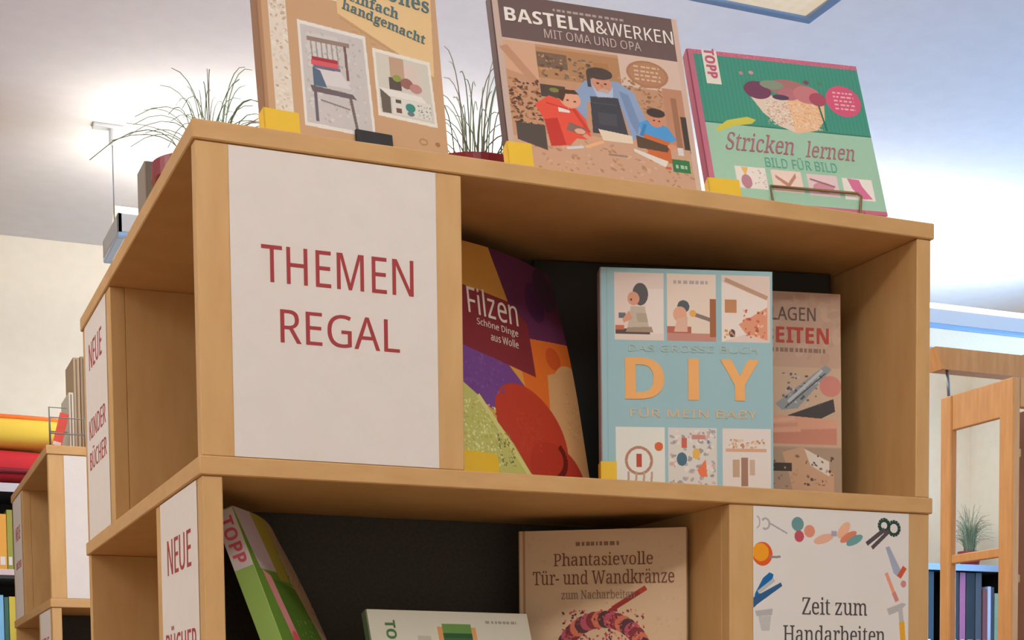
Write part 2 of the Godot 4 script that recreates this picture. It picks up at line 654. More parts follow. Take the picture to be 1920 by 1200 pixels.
func tower(n: String, at: Vector3, label: String, near: bool) -> void:
	var o := thing(n, label, "book tower", mv(at.x, 0, at.z))
	var board := box(Vector3(-O, 0, -W - O), Vector3(W + O, T, O), 0.0012)
	for i in TIERS + 1:
		part("shelf_board", board, M.wood_edge, o, mv(0, up(-i * (H + T)), 0))
	part("plinth", box(Vector3(0.04, 0, -W + 0.04), Vector3(W - 0.04, up(-TIERS * (H + T)), -0.04)), M.wood, o)
	var panel := box(Vector3(0, 0, -T2), Vector3(P, H, 0), 0.0012)
	var divider := box(Vector3(P, 0, -P), Vector3(W - T2, H, -P + TD), 0.0006)
	var lining := box(Vector3(P + 0.001, 0.001, -P + TD + 0.0002), Vector3(W - T2 - 0.001, H - 0.001, -P + TD + 0.003), 0.0005)
	var panel_m := box(Vector3(W - P, 0, -T2), Vector3(W, H, 0), 0.0012)
	var divider_m := box(Vector3(T2, 0, -P), Vector3(W - P, H, -P + TD), 0.0006)
	var lining_m := box(Vector3(T2 + 0.001, 0.001, -P + TD + 0.0002), Vector3(W - P - 0.001, H - 0.001, -P + TD + 0.003), 0.0005)
	for i in TIERS:
		var y := up(-i * (H + T) - H)
		for k in 4:
			var tr := Transform3D(Basis(Vector3.UP, k * PI / 2), Vector3())
			var c := Vector3(W / 2, 0, -W / 2)
			tr.origin = c - tr.basis * c + Vector3(0, y, 0)
			var a := i % 2 == 0
			part("closed_panel", panel if a else panel_m, M.wood, o, tr)
			part("divider", divider if a else divider_m, M.wood, o, tr)
			part("felt_lining", lining if a else lining_m, M.felt, o, tr).set_meta("label", "charcoal felt lining at the back of a compartment")

# ------------------------------------------------------------------ signs

func sheet(n: String, label: String, tr: Transform3D, w := 0.21, h := 0.297) -> Node3D:
	# local x to the right, y up, lower left at the origin, face to +z
	var o := thing(n, label, "sign", tr)
	part("paper_sheet", box(Vector3(0, 0, 0.0), Vector3(w, h, 0.0006), 0.0001), M.paper, o)
	return o

func signs() -> void:
	var e := 0.0004
	var o := sheet("paper_sign", "white paper sign reading THEMEN REGAL in red on the tower's closed panel", mv(0.0316, up(-0.2985), e))
	lettering(o, "THEMEN", sans, M.red_ink, 0.1075, 0.297 - 0.1085, 0.155, 0.0355, 0.0008)
	lettering(o, "REGAL", sans, M.red_ink, 0.1085, 0.297 - 0.1675, 0.122, 0.032, 0.0008)
	# left face of the near tower
	var lf := Basis(Vector3.UP, -PI / 2)   # face towards -x, local x runs towards +z
	o = sheet("paper_sign", "white paper sign reading NEUE KINDER BÜCHER on the tower's side, upper tier", Transform3D(lf, Vector3(-e, up(-0.2985), -0.825)))
	lettering(o, "NEUE", sans, M.red_ink, 0.105, 0.297 - 0.05, 0.125, 0.035, 0.0008)
	lettering(o, "KINDER", sans, M.red_ink, 0.108, 0.297 - 0.148, 0.16, 0.026, 0.0008)
	lettering(o, "BÜCHER", sans, M.red_ink, 0.108, 0.297 - 0.188, 0.165, 0.03, 0.0008)
	o = sheet("paper_sign", "white paper sign reading NEUE BÜCHER on the tower's side, lower tier", Transform3D(lf, Vector3(-e, up(-H - T - 0.2985), -0.237)))
	lettering(o, "NEUE", sans, M.red_ink, 0.108, 0.297 - 0.062, 0.135, 0.037, 0.0008)
	lettering(o, "BÜCHER", sans, M.red_ink, 0.108, 0.297 - 0.155, 0.175, 0.04, 0.0008)
	# far tower
	o = sheet("paper_sign", "blank white sheet on the front panel of the tower with the wire rack", mv(TOWER2.x + 0.0316, up(-0.2985), TOWER2.z + e))
	o = sheet("paper_sign", "white paper sign with red words on the far tower's side, upper tier", Transform3D(lf, Vector3(TOWER2.x - e, up(-0.2985), TOWER2.z - 0.825)))
	lettering(o, "NEUE", sans, M.red_ink, 0.12, 0.297 - 0.09, 0.11, 0.033, 0.0008)
	lettering(o, "BÜCHER", sans, M.red_ink, 0.12, 0.297 - 0.165, 0.13, 0.022, 0.0008)
	o = sheet("paper_sign", "white paper sign with red words on the far tower's side, lower tier", Transform3D(lf, Vector3(TOWER2.x - e, up(-H - T - 0.2985), TOWER2.z - 0.237)))
	lettering(o, "NEUE", sans, M.red_ink, 0.108, 0.297 - 0.075, 0.13, 0.037, 0.0008)
	# the illustrated sign
	o = sheet("illustrated_sign", "white sign reading Zeit zum Handarbeiten with craft tool pictures round it", mv(0.612, up(-H - T - 0.2985), e))
	var p := Pic.new(420, 594, "e8e2dd")
	# safety pin and thread
	p.line(0.10, 0.062, 0.21, 0.098, 0.008, "a9a6a6")
	p.arc(0.075, 0.065, 0.025, 0.02, -2.5, 2.2, 0.012, "b4b0b0")
	p.arc(0.02, 0.06, 0.02, 0.022, -1.5, 1.5, 0.008, "b4b0b0")
	# buttons
	p.ell(0.275, 0.06, 0.038, 0.027, "6f9c9b")
	p.ell(0.35, 0.085, 0.034, 0.024, "e3967c")
	p.ell(0.285, 0.106, 0.03, 0.022, "c25463")
	# yarn skeins
	p.ell(0.44, 0.112, 0.065, 0.017, "eab59b", -0.3)
	p.ell(0.57, 0.075, 0.055, 0.02, "efb999", -0.85)
	p.ell(0.60, 0.1, 0.06, 0.015, "e0876a", -0.5)
	p.ell(0.64, 0.112, 0.058, 0.016, "71a5a5", -0.45)
	p.rect(0.49, 0.08, 0.525, 0.1, "a7a5bd")
	# scissors
	p.arc(0.835, 0.05, 0.032, 0.022, 0, TAU, 0.022, "2f4a42")
	p.arc(0.9, 0.06, 0.036, 0.026, 0, TAU, 0.02, "2c4640")
	p.line(0.84, 0.065, 0.72, 0.125, 0.024, "5c5157")
	p.line(0.87, 0.07, 0.755, 0.14, 0.022, "5c5157")
	# pincushion
	p.ell(0.055, 0.178, 0.062, 0.045, "e5602e")
	p.ell(0.045, 0.172, 0.05, 0.034, "f8a425")
	p.line(0.1, 0.19, 0.17, 0.188, 0.012, "8f8c8c")
	# stapler
	p.poly([0.01, 0.33, 0.06, 0.27, 0.10, 0.248, 0.125, 0.255, 0.12, 0.27, 0.05, 0.32, 0.0, 0.38], "1d6fb2")
	p.poly([0.0, 0.345, 0.17, 0.285, 0.18, 0.298, 0.02, 0.372, 0.0, 0.385], "35628f")
	p.line(0.03, 0.325, 0.13, 0.275, 0.02, "c4c2c2")
	# saw
	p.poly([0.845, 0.135, 0.87, 0.13, 0.95, 0.225, 0.93, 0.25, 0.90, 0.235], "a9b0c4")
	p.line(0.935, 0.25, 0.975, 0.21, 0.03, "d5583a")
	p.ell(0.965, 0.275, 0.018, 0.014, "d08a84")
	# brush
	p.line(0.85, 0.235, 0.9, 0.31, 0.022, "eea083")
	p.line(0.9, 0.31, 0.925, 0.345, 0.028, "d98f86")
	# hammer and bucket
	p.poly([0.855, 0.375, 0.96, 0.35, 0.985, 0.355, 0.95, 0.38, 0.87, 0.40], "bdbbb9")
	p.line(0.945, 0.37, 0.955, 0.43, 0.03, "c2bebb")
	p.line(0.955, 0.425, 0.965, 0.5, 0.035, "efae35")
	p.poly([0.01, 0.395, 0.12, 0.385, 0.115, 0.41, 0.02, 0.415], "b9b8b6")
	p.poly([0.03, 0.415, 0.11, 0.412, 0.10, 0.47, 0.05, 0.47], "c8c6c4")
	p.rect(0.3, 0.6, 0.7, 0.85, "d9dfd6")
	p.ell(0.42, 0.72, 0.09, 0.07, "b4707e")
	p.ell(0.58, 0.74, 0.09, 0.07, "6f9c9b")
	part("printed_picture", face(0.21, 0.297), print_mat(p, 0.8), o.get_node("paper_sheet"), mv(0, 0, 0.0007))
	var dark := hexm("4d4a4b", 0.8)
	lettering(o, "Zeit zum", serif, dark, 0.108, 0.297 - 0.110, 0.088, 0.020, 0.0009)
	lettering(o, "Handarbeiten", serif, dark, 0.108, 0.297 - 0.142, 0.138, 0.020, 0.0009)

# ------------------------------------------------------------------ books on the tower

func easel(label: String, bk: Node3D, w: float, th: float, lip_x0: float, lip_x1: float, lip_h: float, m: Material, flat: bool) -> void:
	# stands in the book's own frame; the feet run level on the board
	var o := thing("book_easel", label, "book stand", bk.transform)
	var inv := bk.transform.basis.inverse()
	var down := (inv * Vector3.DOWN).normalized()
	var z1 := 0.004
	if flat:
		part("front_lip", box(Vector3(lip_x0, -0.002, 0.0012), Vector3(lip_x1, lip_h, 0.005), 0.001), m, o)
	else:
		part("front_lip", tube([Vector3(lip_x0, -0.0035, z1), Vector3(lip_x0, lip_h, z1), Vector3(lip_x1 - 0.004, lip_h, z1), Vector3(lip_x1, lip_h - 0.004, z1), Vector3(lip_x1 - 0.006, -0.0035, z1)], 0.0016), m, o)
	var st := begin()
	for x in [lip_x0, lip_x1]:
		add_tube(st, [Vector3(x, -0.0022, 0.004), Vector3(x, -0.0022, -th - 0.002), Vector3(x, 0.16, -th - 0.003)], 0.0016)
	part("back_rest", done(st), m, o)
	st = begin()
	var topp := Vector3((lip_x0 + lip_x1) / 2, 0.13, -th - 0.006)
	var yw: float = (bk.transform * topp).y - up(T) - 0.002
	var foot := topp + (inv * (Vector3.DOWN * yw)) + (inv * (bk.transform.basis.z * Vector3(1, 0, 1)).normalized()) * -0.03
	add_tube(st, [topp, foot], 0.0016)
	part("strut", done(st), m, o)

func top_books() -> void:
	var y := T + 0.0045
	# --- kraft book
	var p := Pic.new(420, 560, "cfa67f")
	p.rect(0.0, 0, 0.02, 1, "b58a68")
	p.rect(0.055, 0, 0.15, 1, "e9ddcf")
	p.dabs(120, 0.055, 0, 0.15, 1, ["dccbb9", "efe6da", "cbb09a", "e4d6c6"], 0.016)
	p.rect(0.17, 0.02, 0.36, 0.36, "7d5748")
	p.dabs(30, 0.17, 0.02, 0.27, 0.33, ["6a4538", "99705c", "5a3a30"], 0.03)
	p.poly([0.22, 0.0, 0.40, 0.0, 0.46, 0.36, 0.25, 0.365], "e6e2dc")
	p.poly([0.24, 0.0, 0.385, 0.0, 0.43, 0.345, 0.27, 0.345], "3c7498")
	p.dabs(16, 0.28, 0.1, 0.38, 0.34, ["35698c", "4a86aa"], 0.02)
	p.poly([0.43, 0.17, 0.975, 0.20, 0.955, 0.60, 0.43, 0.41], "ecc995")
	p.line(0.44, 0.425, 0.94, 0.60, 0.006, "c49b6e")
	for k in 3:
		for q in 8:
			p.rect(0.5 + q * 0.05 + 0.004 * k, 0.45 + q * 0.0175 + k * 0.022, 0.535 + q * 0.05, 0.456 + q * 0.0175 + k * 0.022, "c3a06f")
	# photograph of a chair with red towels
	p.yo = -0.045
	p.poly([0.205, 0.515, 0.575, 0.53, 0.59, 0.95, 0.205, 0.945], "ece7e2")
	p.poly([0.22, 0.53, 0.56, 0.545, 0.575, 0.935, 0.22, 0.93], "cfc8c6")
	p.rect(0.25, 0.56, 0.42, 0.7, "d6d2cf")
	p.dabs(60, 0.23, 0.55, 0.55, 0.92, ["c8c0bf", "dad5d2", "bfb6b4"], 0.014)
	for k in 6:
		p.line(0.27 + k * 0.028, 0.585, 0.275 + k * 0.028, 0.7, 0.008, "a39a96")
	p.rect(0.25, 0.575, 0.48, 0.592, "9b857b")
	p.line(0.455, 0.59, 0.46, 0.73, 0.014, "7d5f58")
	p.rect(0.27, 0.655, 0.41, 0.67, "b03c48")
	p.rect(0.265, 0.67, 0.41, 0.69, "e0606a")
	p.rect(0.275, 0.69, 0.42, 0.703, "77718a")
	p.poly([0.30, 0.705, 0.42, 0.70, 0.475, 0.765, 0.34, 0.765], "ded9d9")
	p.poly([0.27, 0.7, 0.31, 0.71, 0.34, 0.775, 0.27, 0.775], "5d6f85")
	p.poly([0.25, 0.775, 0.48, 0.785, 0.5, 0.805, 0.26, 0.8], "72666a")
	p.line(0.275, 0.8, 0.275, 0.92, 0.016, "6f6672")
	p.line(0.465, 0.8, 0.49, 0.93, 0.016, "7a6c6c")
	p.line(0.3, 0.83, 0.46, 0.85, 0.008, "8a8484")
	# photograph of crates with flowers
	p.yo = -0.08
	p.poly([0.61, 0.605, 0.935, 0.62, 0.95, 0.895, 0.615, 0.885], "efe9df")
	p.poly([0.625, 0.62, 0.92, 0.635, 0.935, 0.88, 0.63, 0.87], "d9d3c7")
	p.rect(0.70, 0.63, 0.78, 0.74, "c7a58c")
	p.rect(0.78, 0.65, 0.86, 0.76, "e0cfc4")
	p.rect(0.69, 0.715, 0.76, 0.765, "5f524d")
	p.ell(0.735, 0.715, 0.025, 0.014, "93a04e")
	p.ell(0.79, 0.73, 0.035, 0.022, "9d6a63")
	p.ell(0.84, 0.745, 0.035, 0.02, "c58e88")
	p.poly([0.63, 0.765, 0.87, 0.775, 0.9, 0.80, 0.66, 0.795], "ece8e2")
	p.poly([0.635, 0.77, 0.69, 0.80, 0.69, 0.868, 0.64, 0.868], "6d6256")
	p.rect(0.70, 0.80, 0.92, 0.868, "e3e0d9")
	p.rect(0.72, 0.805, 0.75, 0.82, "5a504b")
	p.rect(0.72, 0.84, 0.75, 0.86, "7a5548")
	p.ell(0.80, 0.83, 0.028, 0.018, "3f8f86")
	p.ell(0.80, 0.855, 0.02, 0.01, "6b7f83")
	p.dabs(14, 0.84, 0.81, 0.92, 0.865, ["b9b4ad", "8e8b86"], 0.008)
	p.yo = -0.06
	p.arc(0.86, 0.945, 0.022, 0.012, 0, TAU, 0.008, "b38a5f")
	p.ell(0.94, 0.945, 0.014, 0.01, "a8794f")
	var bk := book("craft_book", "kraft brown book with photographs of a chair and flower crates on its cover", Vector3(0.0854, y, -0.0613), 4.5, 10.2, 0.2002, 0.27, 0.018, print_mat(p), hexm("c9a07a"), hexm("9c7354"))
	sticker(bk, 0.035, 0.038, 0.018)
	var teal := hexm("54757f")
	lettering(bk, "Schönes", serif_bold, teal, 0.150, 0.27 * 0.712, 0.085, 0.018, 0.0009, -0.12)
	lettering(bk, "einfach", serif_bold, teal, 0.128, 0.27 * 0.650, 0.056, 0.0125, 0.0009, -0.18)
	lettering(bk, "handgemacht", serif_bold, teal, 0.138, 0.27 * 0.580, 0.094, 0.0145, 0.0009, -0.23)
	easel("black book stand holding the kraft brown book", bk, 0.2002, 0.018, 0.094, 0.135, 0.030, M.black, true)

	# --- workshop book
	p = Pic.new(420, 520, "d9bba8")
	p.rect(0, 0, 0.03, 1, "cdb5a8")
	# workshop wall
	p.ys = 0.835
	p.yo = 0.04
	p.poly([0.03, 0.26, 0.97, 0.26, 0.97, 1, 0.03, 1], "c99a7a")
	p.poly([0.03, 0.26, 0.2, 0.26, 0.2, 0.5, 0.03, 0.45], "d9ac8e")
	p.rect(0.2, 0.28, 0.64, 0.48, "b98a62")
	p.rect(0.64, 0.24, 0.97, 0.46, "ddc3b2")
	p.rect(0.20, 0.31, 0.36, 0.41, "7f6656")
	p.dabs(40, 0.21, 0.32, 0.5, 0.47, ["6d5648", "8d6c52", "c79a70", "7d7468"], 0.018)
	p.rect(0.5, 0.33, 0.58, 0.4, "b27f52")
	p.dabs(60, 0.62, 0.4, 0.86, 0.64, ["a57a5c", "c39877", "94694d", "b98c6a"], 0.018)
	p.line(0.03, 0.30, 0.2, 0.55, 0.05, "c7967a")
	p.dabs(70, 0.03, 0.5, 0.2, 0.8, ["6f4c3a", "99694a", "b98058", "54443c"], 0.018)
	p.rect(0.2, 0.52, 0.33, 0.6, "594d44")
	p.ell(0.27, 0.55, 0.025, 0.015, "8c8a4c")
	p.rect(0.86, 0.44, 0.97, 0.88, "c58f72")
	p.rect(0.9, 0.5, 0.93, 0.86, "a4775c")
	p.rect(0.94, 0.62, 0.97, 0.86, "4e463f")
	# round stamp
	p.ell(0.79, 0.36, 0.115, 0.09, "b3805f")
	p.ell(0.79, 0.36, 0.1, 0.077, "bb8968")
	for k in 4:
		p.smallprint(0.72, 0.86, 0.31 + k * 0.028, 0.012, "ddbfa6")
	# bench
	p.poly([0.03, 0.88, 0.35, 0.82, 0.97, 0.84, 0.97, 1, 0.03, 1], "d3a78a")
	p.rect(0.03, 0.99, 0.97, 1.15, "d3a78a")
	p.dabs(60, 0.1, 0.86, 0.97, 1.1, ["c49678", "ddb496", "b98b6d"], 0.02)
	p.poly([0.05, 0.79, 0.2, 0.79, 0.2, 0.95, 0.05, 0.9], "5b514b")
	# man in blue shirt and dark apron
	p.poly([0.38, 0.55, 0.44, 0.46, 0.5, 0.44, 0.62, 0.44, 0.70, 0.5, 0.75, 0.68, 0.72, 0.82, 0.66, 0.82, 0.62, 0.6, 0.44, 0.6, 0.42, 0.75, 0.36, 0.76], "93a9cc")
	p.poly([0.46, 0.56, 0.61, 0.55, 0.64, 0.80, 0.45, 0.80], "4a4a52")
	p.ell(0.53, 0.47, 0.052, 0.065, "d5967a")
	p.ell(0.525, 0.40, 0.07, 0.04, "574a46")
	p.rect(0.455, 0.40, 0.475, 0.50, "574a46")
	p.ell(0.54, 0.515, 0.03, 0.016, "c5b0a4")
	p.ell(0.51, 0.465, 0.008, 0.006, "5a3f36")
	p.ell(0.55, 0.465, 0.008, 0.006, "5a3f36")
	p.line(0.53, 0.47, 0.532, 0.492, 0.012, "c27f64")
	p.poly([0.47, 0.46, 0.5, 0.52, 0.56, 0.53, 0.59, 0.48, 0.585, 0.55, 0.5, 0.56], "b9c6de")
	p.line(0.47, 0.6, 0.60, 0.6, 0.006, "5c5c66")
	p.poly([0.49, 0.66, 0.59, 0.66, 0.585, 0.74, 0.49, 0.74], "55555e")
	p.poly([0.62, 0.5, 0.67, 0.52, 0.71, 0.7, 0.69, 0.78, 0.66, 0.7], "7f96bb")
	p.ell(0.69, 0.825, 0.03, 0.02, "dca083")
	p.ell(0.40, 0.77, 0.03, 0.02, "dca083")
	# child in red
	p.poly([0.16, 0.66, 0.24, 0.59, 0.36, 0.63, 0.42, 0.72, 0.44, 0.85, 0.36, 0.85, 0.32, 0.9, 0.22, 0.92, 0.2, 0.75], "ee5a46")
	p.poly([0.2, 0.75, 0.27, 0.73, 0.3, 0.9, 0.22, 0.92], "cd3f36")
	p.rect(0.28, 0.66, 0.34, 0.69, "eee4de")
	p.ell(0.35, 0.60, 0.055, 0.055, "e8a98b")
	p.poly([0.29, 0.6, 0.30, 0.54, 0.38, 0.535, 0.40, 0.56, 0.33, 0.565, 0.31, 0.62], "5c4236")
	p.poly([0.33, 0.75, 0.42, 0.78, 0.40, 0.83, 0.31, 0.8], "8f6f67")
	p.line(0.4, 0.82, 0.48, 0.88, 0.03, "e0a384")
	p.ell(0.335, 0.605, 0.007, 0.005, "5a3f36")
	p.ell(0.372, 0.61, 0.007, 0.005, "5a3f36")
	p.line(0.22, 0.64, 0.35, 0.67, 0.012, "d24a3a")
	p.line(0.36, 0.66, 0.43, 0.80, 0.02, "d4483a")
	p.ell(0.38, 0.80, 0.028, 0.018, "eab294")
	# child in blue
	p.poly([0.70, 0.70, 0.75, 0.67, 0.86, 0.70, 0.9, 0.78, 0.84, 0.82, 0.72, 0.76], "58a0dc")
	p.ell(0.80, 0.66, 0.042, 0.05, "d99273")
	p.ell(0.805, 0.615, 0.05, 0.03, "4b3f3c")
	p.poly([0.72, 0.76, 0.86, 0.80, 0.86, 0.94, 0.74, 0.94], "d5703f")
	p.poly([0.68, 0.78, 0.86, 0.83, 0.84, 0.87, 0.68, 0.86], "64503f")
	p.ell(0.79, 0.665, 0.006, 0.005, "4b3530")
	p.ell(0.818, 0.668, 0.006, 0.005, "4b3530")
	p.line(0.74, 0.70, 0.71, 0.78, 0.02, "4588c4")
	p.ell(0.87, 0.83, 0.025, 0.018, "dd9c7e")
	# tools on the bench
	p.poly([0.48, 0.77, 0.66, 0.79, 0.66, 0.84, 0.5, 0.84], "ecd9c0")
	p.poly([0.66, 0.87, 0.84, 0.93, 0.82, 0.97, 0.66, 0.89], "e9e2da")
	p.line(0.3, 0.92, 0.39, 0.9, 0.02, "dad9dc")
	p.line(0.52, 0.93, 0.62, 0.93, 0.015, "9c8478")
	p.rect(0.9, 0.83, 0.93, 0.88, "ded8d4")
	p.line(0.4, 0.9, 0.5, 0.85, 0.02, "efb987")
	p.rect(0.82, 0.965, 0.85, 0.98, "d4664c")
	# title band
	p.ys = 1.0
	p.yo = 0.0
	p.rect(0.03, 0.0, 0.97, 0.245, "745f5d")
	p.smallprint(0.32, 0.7, 0.045, 0.014, "b7a5a0")
	# publisher's green square
	p.rect(0.86, 0.80, 0.955, 0.87, "3f8050")
	p.smallprint(0.875, 0.94, 0.828, 0.02, "b5d0b4")
	bk = book("craft_book", "book with a workshop scene of an adult and two children under a brown title band", Vector3(0.3530, y, -0.0673), -4.1, 18.5, 0.2247, 0.2432, 0.016, print_mat(p), hexm("a68a7e"), hexm("5d4546"))
	sticker(bk, 0.026, 0.045, 0.016)
	var lw := hexm("f4ece6")
	lettering(bk, "BASTELN", sans_bold, lw, 0.066, 0.2432 * 0.868, 0.106, 0.0175, 0.0009)
	lettering(bk, "&WERKEN", sans, lw, 0.169, 0.2432 * 0.868, 0.095, 0.0175, 0.0009)
	lettering(bk, "MIT OMA UND OPA", sans, hexm("c9b6b0"), 0.116, 0.2432 * 0.79, 0.117, 0.0115, 0.0009)
	easel("wire stand holding the workshop scene book", bk, 0.2247, 0.016, 0.06, 0.15, 0.008, M.wire, false)

	# --- knitting book
	p = Pic.new(420, 446, "4b9c87")
	for k in 42:
		p.rect(k / 42.0, 0.0, k / 42.0 + 0.008, 0.5, "459580")
	p.rect(0, 0.485, 1, 1, "a8d0b5")
	p.dabs(260, 0, 0.5, 1, 1, ["a2cbb0", "aed5bb"], 0.006)
	p.rect(0, 0.478, 1, 0.487, "3d7f6f")
	p.rect(0, 0, 1, 0.03, "d0728b")
	p.rect(0, 0.975, 1, 1, "d0728b")
	p.dabs(90, 0, 0, 1, 0.03, ["c65f7c", "df8ea2"], 0.006)
	p.rect(0, 0, 0.03, 1, "c9788c")
	p.rect(0.08, 0.0, 0.165, 0.225, "efe6da")
	# bowl of yarn
	p.poly([0.315, 0.27, 0.76, 0.25, 0.74, 0.40, 0.68, 0.475, 0.56, 0.505, 0.46, 0.465, 0.38, 0.385], "f1c49b")
	p.poly([0.315, 0.27, 0.53, 0.26, 0.55, 0.5, 0.46, 0.465, 0.38, 0.385], "ead6c2")
	p.dabs(110, 0.40, 0.30, 0.55, 0.46, ["f4e6d6", "cbb3a0", "e2a98c"], 0.009)
	p.dabs(110, 0.55, 0.30, 0.72, 0.47, ["f7cd9f", "e8a877", "f2dcc4"], 0.009)
	p.ell(0.37, 0.235, 0.08, 0.06, "7d4a63")
	p.ell(0.55, 0.20, 0.12, 0.055, "b37a77")
	p.ell(0.46, 0.19, 0.07, 0.03, "8f9c86")
	p.ell(0.55, 0.245, 0.06, 0.04, "c07a83")
	p.ell(0.66, 0.235, 0.08, 0.06, "cf8286")
	p.ell(0.72, 0.26, 0.05, 0.045, "b4556a")
	p.ell(0.50, 0.27, 0.05, 0.018, "5c4560")
	p.ell(0.29, 0.13, 0.012, 0.012, "d58a9a")
	p.ell(0.35, 0.12, 0.014, 0.012, "e39aa0")
	p.ell(0.67, 0.15, 0.016, 0.014, "8a4d62")
	p.ell(0.75, 0.15, 0.014, 0.012, "5f8a62")
	p.line(0.72, 0.3, 0.74, 0.47, 0.01, "37705f")
	# pink badge
	p.ell(0.875, 0.255, 0.105, 0.105, "dd5f80")
	for k in 5:
		p.smallprint(0.82, 0.94, 0.195 + k * 0.027, 0.012, "f2bcc4")
	# yellow brush stroke
	p.poly([0.16, 0.46, 0.28, 0.425, 0.33, 0.44, 0.3, 0.47, 0.19, 0.495, 0.09, 0.545, 0.09, 0.52], "d8cd55")
	# four small pictures
	p.yo = -0.03
	var c0 := ["f1e6dc", "f3d9cb", "ecd0d2", "f4ebe0"]
	for k in 4:
		var x0: float = 0.155 + k * 0.205
		p.rect(x0, 0.785 + k * 0.006, x0 + 0.175, 0.925 + k * 0.006, c0[k])
	p.poly([0.19, 0.79, 0.23, 0.79, 0.21, 0.85], "f0c070")
	p.ell(0.21, 0.88, 0.03, 0.045, "c48a95")
	p.dabs(16, 0.25, 0.80, 0.32, 0.92, ["cfa9ae", "f4eee8"], 0.008)
	p.poly([0.38, 0.82, 0.45, 0.87, 0.5, 0.80, 0.5, 0.83, 0.45, 0.90, 0.38, 0.84], "c58c74")
	p.ell(0.65, 0.88, 0.06, 0.035, "d59aa5")
	p.line(0.58, 0.83, 0.72, 0.87, 0.012, "a37070")
	p.poly([0.80, 0.805, 0.87, 0.81, 0.88, 0.85, 0.93, 0.93, 0.87, 0.935, 0.82, 0.87], "e07a9f")
	p.yo = 0.0
	bk = book("craft_book", "green knitting book with a bowl of yarn and a pink border on its cover", Vector3(0.5939, y, -0.0575), -8.9, 24.1, 0.2167, 0.2301, 0.014, print_mat(p), hexm("c9788c"), hexm("a34560"))
	sticker(bk, 0.036, 0.034, 0.014)
	var rose := hexm("b06d7c")
	var tealg := hexm("6db5a0")
	lettering(bk, "Stricken", serif, rose, 0.072, 0.2301 * 0.395, 0.085, 0.027, 0.0009, 0.0, 0.28)
	lettering(bk, "lernen", serif, rose, 0.160, 0.2301 * 0.385, 0.062, 0.024, 0.0009, 0.0, 0.28)
	lettering(bk, "BILD FÜR BILD", sans, tealg, 0.118, 0.2301 * 0.285, 0.09, 0.017, 0.0009)
	lettering(bk, "TOPP", sans_bold, hexm("cf5f80"), 0.0265, 0.2301 * 0.89, 0.044, 0.0125, 0.0009, -PI / 2)
	easel("brown wire stand holding the green knitting book", bk, 0.2167, 0.014, 0.072, 0.185, 0.026, M.brown_wire, false)

